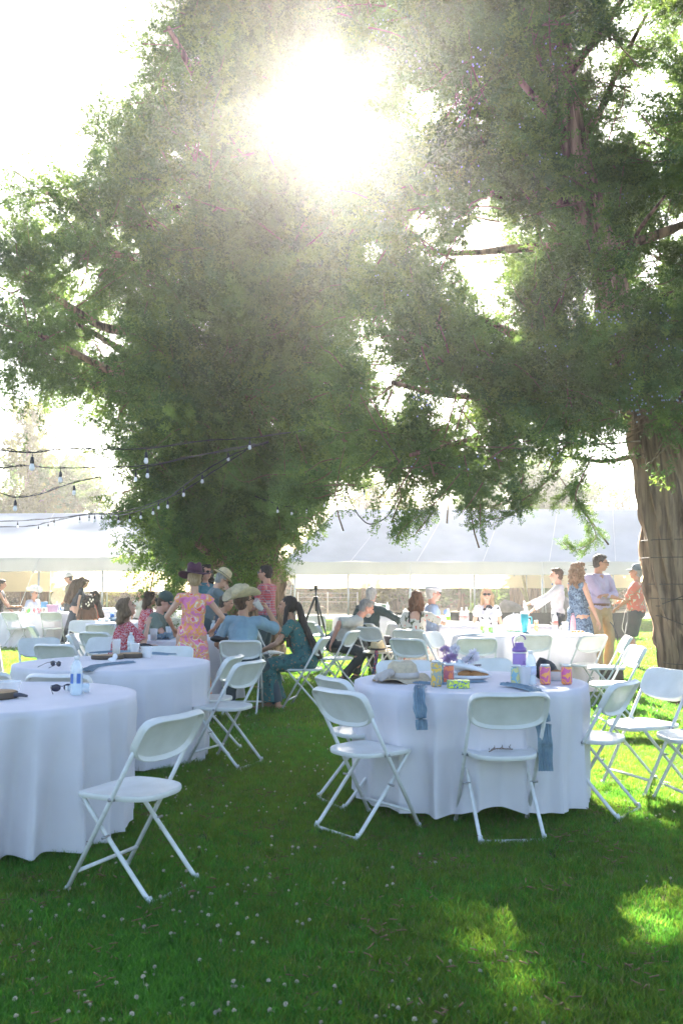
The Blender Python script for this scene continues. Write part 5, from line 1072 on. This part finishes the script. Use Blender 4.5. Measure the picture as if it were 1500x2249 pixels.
    if skirt:
        c = MB(); hem, flare, smt = skirt; wst = pel + up * .13
        if not seat:
            n = 28; prof = []; vs = []; m = 12
            for i in range(m + 1):
                u = i / m; z = wst.z + (hem - wst.z) * u; cx = wst.x * (1 - u); cyy = wst.y * (1 - u) + .0; rx = .125 + (.06) * min(1, u * 3.5) + flare * max(0, u - .2); ry = .10 + .045 * min(1, u * 3.5) + flare * .85 * max(0, u - .2)
                for j in range(n):
                    wv = 2 * math.pi * j / n; f = 1 + .07 * u * math.sin(7 * wv + 1) + .04 * u * math.sin(11 * wv); vs.append((cx + math.cos(wv) * rx * f, cyy + math.sin(wv) * ry * f, z))
            c.add(vs, [(i * n + (j + 1) % n, i * n + j, (i + 1) * n + j, (i + 1) * n + (j + 1) % n) for i in range(m) for j in range(n)] + [tuple(range(n)), tuple(m * n + j for j in range(n - 1, -1, -1))])
        else:
            c.ell(pel + V((0, 0, -.01)), (.185, .15, .12)); km = (knl + knr) / 2
            for hp_, kn, fo in ((hpl, knl, fl), (hpr, knr, fr)): c.cone(hp_, kn + V((0, .02, 0)), .105, .085); 
            c.ell((pel + km) / 2 + V((0, 0, -.02)), (.17, .24, .10))
            for hp_, kn, fo in ((hpl, knl, fl), (hpr, knr, fr)):
                q = V((fo.x * .9, fo.y - .02, hem)); c.tube([kn + V((0, .01, .04)), q], [.09, .10 + flare * .4], 14)
            c.tube([(km + V((0, 0, .0))), V(((fl.x + fr.x) / 2, fl.y - .03, hem))], [.09, .12 + flare * .4], 14)
        vobj(c, 'skirt', smt or top, t, vox, (.014, 14, 3))
    if belt: MB().lathe([(.158 * fat ** .6, 0), (.162 * fat ** .6, .004), (.162 * fat ** .6, .034), (.158 * fat ** .6, .038)], 26, sy=.78 * fat ** .3, M=Matrix.Translation(pel + V((0, 0, .06)))).obj('belt', belt, t)
    # face bits
    if face:
        for s_ in (-1, 1):
            if not glasses: MB().ell(hc + H @ V((.030 * s_, .079, .014)), (.013, .007, .006), H, 10, 6).obj('eye', eyem, t)
        MB().ell(hc + H @ V((0, .092, -.054)), (.022, .006, .0065), H, 10, 6).obj('lips', lipm, t)
    if glasses:
        gl_ = empty('glasses', hc); gl_.parent = t; gm = shades if glasses == 'dark' else clear_plastic('spectacle_lens', (.8, .85, .9), .35)
        for s_ in (-1, 1):
            MB().ell(H @ V((.033 * s_, .098, .014)), (.029, .005, .020), H, 14, 8).obj('lens', gm, gl_); MB().tube([H @ V((.062 * s_, .090, .02)), H @ V((.078 * s_, .0, .012))], .0035, 5).obj('temple', shades, gl_)
        MB().tube([H @ V((-.064, .094, .024)), H @ V((0, .106, .022)), H @ V((.064, .094, .024))], .0035, 5).obj('rim', shades, gl_)
    # hair
    if hair:
        st, colr = hair; hmz = HM[colr]; h_ = MB(); nz = (.012, 30, 16)
        if st != 'bald': h_.ell(hc + H @ V((0, -.030, .040)), (.083, .094, .088), H, 16, 12)
        if st in ('short',): h_.ell(hc + H @ V((0, -.052, -.015)), (.074, .062, .075), H); h_.ell(hc + H @ V((0, .032, .092)), (.062, .045, .028), H); nz = (.006, 40, 30)
        if st == 'bald': h_.ell(hc + H @ V((0, -.050, -.010)), (.078, .064, .060), H); h_.ell(hc + H @ V((0, -.03, .035)), (.079, .088, .082), H); nz = (.004, 40, 30)
        if st in ('bob', 'long', 'curly', 'wave'):
            h_.ell(hc + H @ V((0, .030, .098)), (.066, .05, .03), H); L_ = dict(bob=.13, curly=.19, wave=.17, long=.42)[st]; th = 1.25 if st == 'curly' else 1
            for s_ in (-1, 1):
                a0 = hc + H @ V((.072 * s_, -.005, .03)); a1 = hc + H @ V((.082 * s_ * th, -.02, -.07)) ; h_.cone(a0, a1, .028 * th, .030 * th); a2 = a1 + V((.01 * s_, -.01, -(L_ - .10))) - fd * .02; 
                if L_ > .12: h_.cone(a1, a2, .032 * th, .026 * th)
            bk0 = hc + H @ V((0, -.085, .0)); 
            for s_ in (-1.0, -.5, 0, .5, 1.0):
                p0 = bk0 + H @ V((.05 * s_, .01 * abs(s_), .0)); p1 = p0 + V((0, 0, -.12)) - fd * .01; p2 = neck - fd * (.115 if L_ > .2 else .06) + rt * .065 * s_ - up * (L_ - .12)
                h_.cone(p0, p1, .042 * th, .042 * th); 
                if L_ > .12: h_.cone(p1, p2, .040 * th, .020)
            nz = (.022, 22, 9) if st != 'curly' else (.035, 26, 24)
        if st == 'pony':
            h_.ell(hc + H @ V((0, -.052, .0)), (.080, .062, .082), H); q = hc + H @ V((0, -.10, .045)); h_.ell(q, (.03, .03, .03), H); pts = [q, q + H @ V((0, -.05, -.05)), neck - fd * .125 - up * .10, neck - fd * .14 - up * .40, neck - fd * .14 - up * .56]; pts = spline(pts, 5); n_ = len(pts); h_.tube(pts, [.024 + .028 * math.sin(min(1, i / n_ * 1.6) * 1.7) * (1 - .75 * (i / n_) ** 3) for i in range(n_)], 10); nz = (.010, 40, 5)
            pts = spline([hc + H @ V((-.07, -.02, -.0)), neck - rt * .12 + fd * .05, neck - rt * .13 + fd * .12 - up * .28], 4); h_.tube(pts, [.028] * len(pts), 8)
        vobj(h_, 'hair', hmz, t, max(.008, vox * .8), nz)
        if vox < .013 and st != 'bald':
            rr_ = random.Random(int(x * 1000)); ls = MB(); src_v = [V(v) for v in h_.v]; cen = hc
            for q in range(150 if st in ('long', 'wave', 'curly', 'bob', 'pony') else 90):
                p0 = rr_.choice(src_v); o_ = (p0 - cen); o_ = o_.normalized() if o_.length > .01 else V((0, 0, 1))
                if o_.dot(H @ V((0, 1, 0))) > .35 and (p0 - cen).dot(H @ V((0, 0, 1))) < .05: continue
                ln = (.035 if st == 'short' else rr_.uniform(.05, .13)); dn = V((0, 0, -1)) if st != 'short' else H @ V((rr_.gauss(0, .3), -.6, .1)); j = V((rr_.gauss(0, .012), rr_.gauss(0, .012), 0)); p0 = p0 - o_ * .006
                ls.tube(spline([p0, p0 + o_ * .014 + dn * ln * .4 + j, p0 + o_ * (.010 + .012 * rr_.random()) + dn * ln + j * 2.2], 2), [.0022, .002, .0018, .0014, .0007], 3, cap=False)
            o = ls.obj('loose_hair', hmz, t); o['kind'] = 'stuff'
    if hat:
        kind, m_, band = hat; hr_ = empty('hat'); hr_.parent = t; e = H.to_euler(); Mx = H.to_4x4(); hs_ = 1.18 if kind in ('cowboy', 'fedora') else 1.0; hr_.matrix_local = Matrix.Translation(hc + H @ V((0, -.022, .068))) @ Mx @ Matrix.Rotation(R(-7), 4, 'X') @ Matrix.Diagonal((1.02, 1.02, 1.0, 1)) @ Matrix.Scale(hs_, 4)
        if kind == 'cowboy': lathe_hat(hr_, [(.096, 0), (.092, .06), (.083, .105), (.06, .125), (.02, .122)], [(.088, .004), (.12, .0), (.155, .006), (.175, .012)], m_, band, .86, lambda v, w_, r: Vector((v.x, v.y * 1.08, v.z + (r - .088) * .95 * abs(math.cos(w_)) ** 2 - (r - .088) * .25 * abs(math.sin(w_)))), .035)
        elif kind == 'fedora': lathe_hat(hr_, [(.096, 0), (.090, .06), (.080, .095), (.055, .108), (.02, .104)], [(.088, .002), (.12, -.004), (.145, -.006)], m_, band, .88, lambda v, w_, r: Vector((v.x, v.y, v.z + (r - .088) * .3 * abs(math.cos(w_)))), .028)
        elif kind == 'wide': lathe_hat(hr_, [(.098, 0), (.092, .06), (.084, .115), (.06, .130), (.02, .122)], [(.088, .0), (.13, .0), (.175, -.012), (.205, -.012)], m_, band, .9, lambda v, w_, r: Vector((v.x, v.y, v.z + (r - .088) * .22 * math.sin(2 * w_ + 1))), .03)
        elif kind == 'cap':
            mb = MB(); mb.lathe([(.100, -.028), (.098, .02), (.082, .062), (.045, .084), (.006, .090)], 22, sx=.86); mb.obj('crown', m_, hr_); mb = MB(); n = 12
            vs = [(.078 * math.sin(a) * (1 if q == 0 else .92), .075 + (0 if q == 0 else .085) * math.cos(a) ** .6 + .02 * math.cos(a), -.018 - .012 * abs(math.sin(a)) - (0 if q == 0 else .012) + dz) for dz in (0, .006) for q in (0, 1) for a in [(-1.35 + 2.7 * i / n) for i in range(n + 1)]]; m = n + 1
            mb.add(vs, [(i, i + 1, m + i + 1, m + i) for i in range(n)] + [(2 * m + i, 3 * m + i, 3 * m + i + 1, 2 * m + i + 1) for i in range(n)] + [(m + i, m + i + 1, 3 * m + i + 1, 3 * m + i) for i in range(n)]); mb.obj('peak', m_, hr_)
        elif kind == 'flat':
            mb = MB(); mb.ell((0, .01, .015), (.098, .125, .048), n=20, m=12); mb.ell((0, .09, -.008), (.07, .065, .014), n=16, m=8); vobj(mb, 'crown', m_, hr_, .008)
    t.scale = (k, k, k)
    return t, dict(hl=hl * k, hr=hr * k, k=k, hc=hc * k, H=H)
def wpos(P, key): t, d = P; return Matrix.Translation(t.location) @ Matrix.Rotation(t.rotation_euler.z, 4, 'Z') @ d[key]
cl_ = lambda n, c, **k: mat('cloth_' + n, c, .85, var=.08, vscale=7, bump=.35, bscale=18, sheen=.1, **k)
def PX(px, Y): return (px - PX0) / F * Y
straw = mat('straw', (.80, .68, .44), .8, var=.08, vscale=30, bump=.8, bscale=300, trans=.2); blk = mat('hat_ribbon', (.02, .02, .022), .7)
denim = cl_('denim', (.055, .085, .10)); darkt = cl_('dark_trousers', (.035, .045, .05)); navy = cl_('navy', (.018, .030, .05)); black = cl_('black', (.012, .012, .014))
leather = mat('brown_leather', (.14, .06, .03), .5); shoeb = mat('dark_shoe', (.03, .03, .03), .5); sandal = mat('tan_sandal', (.3, .2, .13), .6)
redflo = pattern('red_floral', [(0, (.50, .03, .04)), (.42, (.35, .02, .05)), (.50, (.72, .50, .55)), (.62, (.45, .06, .10))], 34, 'voronoi')
pinkflo = pattern('pink_yellow_watercolour', [(0, (.78, .22, .42)), (.36, (.80, .26, .48)), (.42, (.90, .40, .06)), (.47, (.85, .28, .34)), (.52, (.90, .52, .12)), (.57, (.86, .72, .60)), (.60, (.85, .24, .44)), (.67, (.85, .14, .04))], 9, 'noise', distort=1.2, detail=1.5, trans=.12)
tealflo = pattern('teal_floral', [(0, (.42, .22, .10)), (.22, (.035, .14, .14)), (.56, (.04, .155, .15)), (.78, (.012, .04, .045))], 20, 'voronoi', distort=3)
whiteflo = pattern('cream_floral', [(0, (.72, .20, .14)), (.20, (.74, .70, .62)), (.60, (.76, .72, .66)), (.72, (.16, .17, .09))], 13, 'voronoi', distort=3, trans=.25)
bluflo = pattern('blue_leaf_print', [(0, (.05, .09, .16)), (.45, (.09, .16, .28)), (.50, (.20, .31, .45)), (.56, (.07, .12, .22)), (.62, (.24, .35, .48))], 22, 'noise', distort=1.5)
coral = pattern('coral_hawaiian', [(0, (.62, .58, .45)), (.38, (.30, .26, .16)), (.415, (.68, .20, .14)), (.60, (.70, .21, .15)), (.64, (.72, .66, .52))], 8, 'noise', distort=1.6)
butter = pattern('white_black_butterfly', [(0, (.03, .035, .05)), (.30, (.74, .74, .80))], 9, 'voronoi', distort=3, trans=.2)
plaid = pattern('red_plaid', [(0, (.50, .07, .09)), (.35, (.10, .10, .16)), (.45, (.58, .40, .42)), (.55, (.45, .06, .08)), (.85, (.25, .25, .32))], 13, 'plaid')
clearc = []
# --- close group on the left
p9 = person('woman in red floral blouse, chin on her hand, gazing upward', PX(268, 9.75), 9.75, 62, 1.52, 'f', True, (14, 0), (6, 24, 0), hr=(.16, .30, 1.07), er=(.4, .3, -.6), hl=(-.1, .42, .80), hair=('bob', 'light'), top=redflo, sleeve=.9, legs=darkt, vox=.010, fat=1.1, shoes=shoeb)
p10 = person('man in grey-green polo and dark green cap leaning forward over the table', PX(328, 11.9), 11.9, 98, 1.69, 'm', True, (24, 0), (2, -22, 0), hr=(.10, .52, .80), hl=(-.15, .45, .82), skin=skinR, hair=('short', 'brown'), top=cl_('sage', (.13, .16, .13)), sleeve=.65, legs=darkt, hat=('cap', cl_('dark_green', (.045, .075, .07)), None), vox=.011, fat=1.1)
p11 = person('woman seen from behind in a sleeveless pink and yellow dress and wine-red wide-brimmed hat', PX(424, 9.35), 9.35, -8, 1.545, 'f', False, (-2, 3), (-12, 0, 0), hl=(-.22, .22, 1.02), hr=(.26, .18, 1.02), el=(-.9, -.5, -.3), er=(.9, -.4, -.4), hair=('short', 'blonde'), top=pinkflo, sleeve=.22, skirt=(.16, .06, None), hat=('wide', mat('burgundy_felt', (.085, .022, .050), .8, bump=.3, bscale=200), mat('burgundy_band', (.05, .012, .03), .7)), vox=.009, fat=1.12, collar=False, shoes=sandal)
p15 = person('man in light blue shirt and straw cowboy hat drinking from a clear cup', PX(532, 9.75), 9.75, 6, 1.69, 'm', True, (15, 1), (48, 16, 0), hr=(.25, .25, 1.12), er=(.6, .15, -1), hl=(-.25, .35, .66), fr=(.36, .30, .07), fl=(-.2, .35, .07), skin=skinT, hair=('short', 'brown'), top=cl_('light_blue', (.22, .34, .42)), sleeve=.85, legs=denim, hat=('cowboy', straw, None), glasses='dark', belt=leather, vox=.009, fat=1.12, grip=(0, .35))
p16 = person('woman in teal floral dress with long dark ponytail leaning on her knees', PX(668, 10.15), 10.15, -84, 1.62, 'f', True, (24, 0), (0, 4, 0), hl=(-.14, .50, .68), hr=(.14, .52, .66), el=(-.5, .2, -.6), er=(.5, .1, -.6), skin=skinT, hair=('pony', 'dark'), top=tealflo, sleeve=.55, skirt=(.10, .10, None), vox=.009, fat=1.0, collar=False, shoes=sandal)
cp_ = wpos(p15, 'hr'); hd = wpos(p15, 'hc'); c_ = cup(cp_ + (hd - cp_).normalized() * .075 + Vector((0, 0, -.02)), 'clear plastic cup raised to the mouth of the cowboy hat man', .13, .03, .045, (.6, .62, .65), .3); c_.rotation_euler = (R(25), R(-38), 0)
p12 = person('man in grey shirt and cream fedora bending, hand raised to his face', PX(455, 12.6), 12.6, 72, 1.61, 'm', False, (22, 0), (0, -30, 0), hr=(.12, .30, 1.38), er=(.4, .5, -.6), skin=skinL, hair=('short', 'grey'), top=cl_('slate', (.13, .17, .19)), sleeve=.7, legs=denim, hat=('fedora', straw, blk), glasses='dark', vox=.011)
p13 = person('dark-haired person in sunglasses standing behind the cream fedora', PX(456, 13.6), 13.6, 130, 1.68, 'f', False, (0, 0), (10, 0, 0), skin=skinR, hair=('curly', 'dark'), top=cl_('teal_shirt', (.06, .17, .21)), sleeve=.8, legs=denim, glasses='dark', vox=.014, shoes=shoeb)
p14 = person('man in red plaid short-sleeved shirt and glasses standing by the trunk', PX(585, 13.2), 13.2, -68, 1.66, 'm', False, (3, 0), (-6, 0, 0), hl=(-.12, .32, 1.05), hr=(.12, .30, 1.04), skin=skinR, hair=('short', 'dark'), top=plaid, sleeve=.85, legs=denim, glasses='clear', vox=.011, shoes=shoeb, fat=1.05)
p_n = person('seated person in a dark navy top half hidden behind the pink dress', PX(482, 12.0), 12.0, 70, 1.55, 'm', True, (12, 0), (20, -10, 0), skin=skinT, hair=('short', 'dark'), top=navy, sleeve=1.8, legs=darkt, vox=.016)
p_r = person('seated woman in pink patterned top almost hidden behind the green cap', PX(322, 14.0), 14.0, 60, 1.62, 'f', True, (10, 0), (10, 0, 0), skin=skinT, hair=('bob', 'brown'), top=redflo, sleeve=.9, legs=darkt, vox=.018)
p_d = person('seated person in dark floral print between the green cap and the pink dress', PX(372, 12.9), 12.9, -80, 1.45, 'f', True, (15, 0), (0, -10, 0), skin=skinT, hair=('bob', 'dark'), top=pattern('dark_floral', [(0, (.6, .55, .45)), (.2, (.05, .08, .05)), (.6, (.35, .10, .06))], 24, 'voronoi', distort=3), sleeve=.9, legs=black, vox=.018)
# --- far left
pA = person('person in black tank top and trousers carrying a tray at the left edge', PX(4, 20.4), 20.4, 78, 1.50, 'm', False, (5, 0), (0, -8, 0), hr=(.1, .34, .84), hl=(-.1, .34, .84), skin=skinT, hair=('short', 'dark'), top=black, sleeve=0, legs=black, collar=False, straps=True, vox=.018, shoes=shoeb)
mb = MB(); mb.lathe([(.1, 0), (.2, .01), (.22, .04), (.21, .04), (.01, .012)], 20); q_ = wpos(pA, 'hr'); ft = empty('serving_dish', q_ + Vector((.12, 0, .02)), 0, 'dish of bread carried by the person in black', 'dish'); mb.obj('dish', mat('dark_dish', (.1, .08, .07), .5), ft)
for i in range(5): MB().ell((.09 * math.cos(i * 1.3), .09 * math.sin(i * 1.3), .05), (.06, .05, .035), n=10, m=6).obj('bread_roll', bread, ft)
pB = person('man in white cowboy hat and sunglasses seated behind the soda cans', PX(78, 21.6), 21.6, 110, 1.62, 'm', True, (4, 0), (8, 0, 0), skin=skinT, hair=('short', 'grey'), top=cl_('pale_blue', (.42, .46, .58)), sleeve=.9, legs=denim, hat=('cowboy', mat('white_felt', (.74, .72, .66), .8), None), glasses='dark', vox=.018)
pC = person('man in tan shirt and white-banded cap standing beyond the woman in navy', PX(153, 21.8), 21.8, -95, 1.66, 'm', False, (0, 0), (0, -8, 0), hl=(-.3, .12, .95), skin=skinT, hair=('short', 'dark'), top=cl_('khaki', (.23, .20, .10)), sleeve=.8, legs=darkt, hat=('cap', cl_('white_band', (.55, .55, .52)), None), glasses='dark', vox=.018)
fan = MB(); fan.ell((0, 0, 0), (.15, .03, .2), n=18, m=8); fan.tube([(0, 0, -.18), (.02, 0, -.34)], .012, 6); o = fan.obj('straw_hat_disc', straw); o.location = (PX(131, 20.9), 20.9, PY(131, 1311, 20.9).z); o.rotation_euler = (0, R(25), .3); tag(o, 'round woven straw hat held up beside the long hair of the woman in navy', 'hat')
pD = person('woman in long navy dress bending away, long brown hair swinging', PX(170, 20.0), 20.0, 60, 1.58, 'f', False, (20, -8), (30, -35, 0), hl=(-.20, .42, .85), hr=(.28, -.05, .74), skin=skinL, hair=('bob', 'brown'), top=navy, sleeve=.5, skirt=(.10, .26, None), vox=.014, collar=False, shoes=sandal)
mb = MB(); h0 = wpos(pD, 'hc'); pts = spline([h0 + Vector((0, 0, .08)), h0 + Vector((-.14, -.04, -.02)), h0 + Vector((-.24, -.05, -.22)), h0 + Vector((-.36, -.04, -.42))], 5); mb.tube([p - pD[0].location for p in pts], [.09 + .05 * math.sin(i / 15 * 3.14) for i in range(16)], 12); 
o = mb.obj('long_hair', HM['brown'], pD[0]); o.matrix_parent_inverse = (Matrix.Rotation(-R(60), 4, 'Z') @ Matrix.Scale(1.58 / 1.75, 4)).inverted(); VOX.append((o, .014, (.03, 18, 5)))
pE = person('seated person in brown seen from behind, flowers in dark curls', PX(196, 17.0), 17.0, 10, 1.42, 'f', True, (6, 0), (0, -10, 0), skin=skinT, hair=('curly', 'dark'), top=cl_('brown_dress', (.10, .05, .03)), sleeve=.8, skirt=(.1, .1, None), vox=.016)
mb = MB(); hh = wpos(pE, 'hc') ; r7 = random.Random(2)
fw_ = empty('hair_flowers', hh, 0, 'spray of small cream flowers pinned in the dark curls', 'flowers')
for i in range(8): MB().ell((r7.uniform(-.12, .12), -.12, r7.uniform(-.12, .02)), (.016, .012, .02), n=8, m=5).obj('flower', mat('cream_flower', (.7, .66, .55), .8), fw_)
pF = person('seated woman with long dark hair and rust-red top, looking left', PX(216, 17.9), 17.9, -75, 1.58, 'f', True, (8, 0), (0, -4, 0), skin=skinT, hair=('long', 'dark'), top=cl_('rust', (.33, .07, .04)), sleeve=0, legs=darkt, vox=.016, collar=False)
pG = person('distant seated woman facing us in a pale top, brown hair', PX(311, 21.5), 21.5, 178, 1.60, 'f', True, (0, 0), (0, 0, 0), skin=skinT, hair=('wave', 'light'), top=cl_('pale_top', (.6, .58, .52)), sleeve=.4, legs=darkt, vox=.018)
# --- centre right
p17 = person('grey-bearded man in pale short-sleeved shirt leaning forward off his chair', PX(736, 13.0), 13.0, 84, 1.80, 'm', True, (50, 0), (0, -22, 0), hl=(-.22, .22, .60), hr=(.22, -.06, .56), er=(.3, -.5, .7), el=(-.5, -.3, .3), fl=(-.12, .30, .07), fr=(.14, .10, .07), skin=skinR, hair=('short', 'grey'), top=cl_('pale_grey', (.46, .46, .42)), sleeve=.95, legs=darkt, vox=.011, fat=1.15, shoes=shoeb)
MB().ell(p17[1]['hc'] / p17[1]['k'] + p17[1]['H'] @ Vector((0, .045, -.075)), (.056, .045, .042), p17[1]['H']).obj('beard', HM['white'], p17[0])
p18 = person('grey-haired man in dark green shirt with back turned, reaching down to the right', PX(806, 13.9), 13.9, 28, 1.78, 'm', True, (14, 2), (-10, -6, 0), hr=(.46, .28, .66), er=(.8, -.2, -.2), hl=(-.2, .3, .7), skin=skinR, hair=('short', 'white'), top=cl_('dark_green_shirt', (.035, .06, .06)), sleeve=1.35, legs=black, vox=.011, fat=1.2, shoes=shoeb)
p19 = person('woman in cream floral dress seen from behind, windblown auburn hair', PX(912, 12.2), 12.2, 14, 1.64, 'f', True, (8, 0), (8, -4, 0), hr=(.30, .28, .95), er=(.8, -.2, -.4), hair=('wave', 'auburn'), top=whiteflo, sleeve=.8, skirt=(.22, .2, None), vox=.010, fat=1.2, collar=False, open_back=True)
p20 = person('man in pale flat cap, sunglasses and light blue suit, facing right', PX(950, 14.2), 14.2, 82, 1.78, 'm', True, (2, 0), (0, 0, 0), skin=skinR, hair=('short', 'white'), top=cl_('pale_blue_suit', (.30, .38, .55)), sleeve=1.9, legs=cl_('pale_blue_suit', (.30, .38, .55)), hat=('flat', cl_('pale_cap', (.55, .55, .60)), None), glasses='dark', vox=.011, fat=1.05)
mb = MB(); fl2 = empty('boutonniere', wpos(p20, 'hc') + Vector((.17, -.16, -.27)), 0, 'dusty blue flower pinned on the light blue suit', 'flower')
for i in range(14): a = i * 2.4; MB().ell((.035 * math.cos(a) * (i / 14) ** .5, -.02, .04 * math.sin(a) * (i / 14) ** .5), (.014, .01, .014), n=7, m=4).obj('petal', mat('blue_petals', (.18, .28, .55), .8), fl2)
p21 = person('blonde woman in sunglasses and white butterfly-print top facing us', PX(1068, 14.7), 14.7, 186, 1.72, 'f', True, (2, 0), (4, 0, 0), skin=skinL, hair=('long', 'blonde'), top=butter, sleeve=.45, legs=darkt, glasses='dark', vox=.010, fat=1.05, collar=False)
p22 = person('boy in white shirt and blue bow tie twisting open a bottle', PX(1218, 14.2), 14.2, -78, 1.64, 'm', False, (0, 0), (-4, 0, 0), hl=(-.08, .42, 1.14), hr=(.10, .38, 1.02), el=(-.3, -.2, -.6), er=(.3, -.2, -.8), skin=skinL, hair=('short', 'brown'), top=cl_('white_shirt', (.66, .66, .70), trans=.2), sleeve=1.9, legs=navy, vox=.010, shoes=shoeb, fat=.88)
k22 = p22[1]; mb = MB(); nk = k22['hc'] / k22['k'] + Vector((0, .055, -.145)); 
for s_ in (-1, 1): mb.ell(nk + Vector((.03 * s_, .01, 0)), (.028, .012, .018), n=8, m=6)
mb.obj('bow_tie', cl_('blue_tie', (.06, .12, .28)), p22[0])
q_ = wpos(p22, 'hl'); bb_ = bottle(q_ + Vector((-.05, 0, -.16)), 'small clear bottle in the hands of the boy', h=.2, lab_col=(.75, .8, .85), blocks=False); bb_.rotation_euler = (0, R(-12), 0)
mb = MB(); b0 = Vector((.10, .13, .86)); lg_ = mat('logo_white', (.8, .8, .74), .5)
for (a, b) in [((-.05, -.05), (-.03, .05)), ((-.03, .05), (.01, -.05)), ((.01, -.05), (.03, .05)), ((.02, .05), (.05, 0)), ((.08, .05), (.05, 0)), ((.05, 0), (.045, -.05))]: mb.tube([(-.165, .02 + a[0], .80 + a[1] * .8), (-.165, .02 + b[0], .80 + b[1] * .8)], .005, 5)
mb.obj('pocket_emblem', lg_, p22[0])
p23 = person('woman in sleeveless blue leaf-print dress and glasses with curly light hair', PX(1270, 13.0), 13.0, 62, 1.70, 'f', False, (0, 0), (4, 0, 0), hl=(-.2, .12, .86), hr=(.23, .13, .87), skin=skinL, hair=('curly', 'curly'), top=bluflo, sleeve=0, skirt=(.42, .10, None), glasses='clear', vox=.010, fat=1.2, collar=False, straps=True, shoes=sandal)
p24 = person('tall man in lilac shirt and khaki trousers with folded arms and sunglasses', PX(1316, 13.6), 13.6, 152, 1.84, 'm', False, (0, 0), (-52, -6, 0), hl=(.10, .17, 1.14), hr=(-.12, .20, 1.10), el=(-1, .1, -.5), er=(1, .1, -.5), skin=skinT, hair=('short', 'dark'), top=cl_('lilac', (.48, .42, .62), trans=.1), sleeve=1.55, legs=cl_('khaki_trousers', (.42, .30, .17)), glasses='dark', belt=leather, vox=.010, shoes=shoeb, fat=1.02)
p25 = person('man in coral Hawaiian shirt, charcoal shorts and grey-blue cap holding a beer', PX(1388, 15.0), 15.0, -62, 1.70, 'm', False, (-2, 0), (-4, 10, 0), hr=(.05, .27, 1.10), hl=(-.06, .26, 1.01), er=(.8, -.2, -.7), el=(-.8, -.2, -.7), skin=skinT, hair=('short', 'grey'), top=coral, sleeve=.9, legs=cl_('charcoal', (.07, .075, .08)), leglen=.50, hat=('cap', cl_('slate_cap', (.09, .14, .18)), None), vox=.010, shoes=mat('loafer', (.42, .34, .28), .6), fat=1.25, grip=(0, .4))
q_ = wpos(p25, 'hr'); cup(q_ + Vector((-.06, -.03, -.03)), 'clear plastic cup of amber beer in the hand of the coral shirt man', .13, .034, .048, (.75, .30, .04), .55)
MB().tube(spline([(.05, .10, 1.02), (.09, .16, .95), (.12, .2, .80), (.20, .24, .66), (.24, .22, .58)], 4), .005, 5).obj('lanyard', mat('white_cord', (.8, .8, .78), .7), p25[0])
# hat on chair
hh = empty('straw_hat', (.50, 12.66, .46), 0, 'cream straw fedora with black ribbon resting on a chair seat', 'hat', sc=1.25); lathe_hat(hh, [(.096, 0), (.090, .06), (.080, .095), (.055, .108), (.02, .104)], [(.088, .002), (.13, -.006), (.165, -.012)], straw, blk, .88, lambda v, w_, r: Vector((v.x, v.y, v.z + (r - .088) * .25 * math.cos(w_))), .028)
rb = MB(); rb.tube(spline([(-.02, -.16, 0), (-.03, -.2, -.12), (-.06, -.21, -.25)], 4), .02, 6); rb.obj('ribbon_tail', pattern('ribbon_stripes', [(0, (.03, .05, .12)), (.5, (.45, .05, .08)), (.56, (.1, .25, .25))], 20, 'noise', .7, 0), hh)
wc = MB(); wc.ell((0, 0, 0), (.2, .05, .13)); wc.v = [tuple(Vector(v) * (1 + .25 * noise.noise(Vector(v) * 9))) for v in wc.v]; o = wc.obj('white_cloth', mat('white_cotton', (.8, .8, .82), .9, bump=.4)); o.location = (2.45, 12.78, .82); tag(o, 'white cloth with dark print slung over a chair back beside the teal tumbler', 'cloth')
finish_vox()
# ------------------------------------------------------------------ air volume added to stand in for lens veil and sun glow
hz = MB(); hz.box((0, 28, 15), (110, 84, 32)); ho = hz.obj('haze', None, smooth=False)
hm = bpy.data.materials.new('haze'); hm.use_nodes = True; hn = hm.node_tree; hn.nodes.clear()
hv = hn.nodes.new('ShaderNodeVolumePrincipled'); hv.inputs['Color'].default_value = (1, .975, .96, 1); hv.inputs['Density'].default_value = .0018; hv.inputs['Anisotropy'].default_value = .8
hout = hn.nodes.new('ShaderNodeOutputMaterial'); hn.links.new(hv.outputs[0], hout.inputs['Volume']); ho.data.materials.append(hm)
hm.cycles.homogeneous_volume = True
tag(ho, 'added air volume standing in for lens glare towards the low sun', kind='stuff')
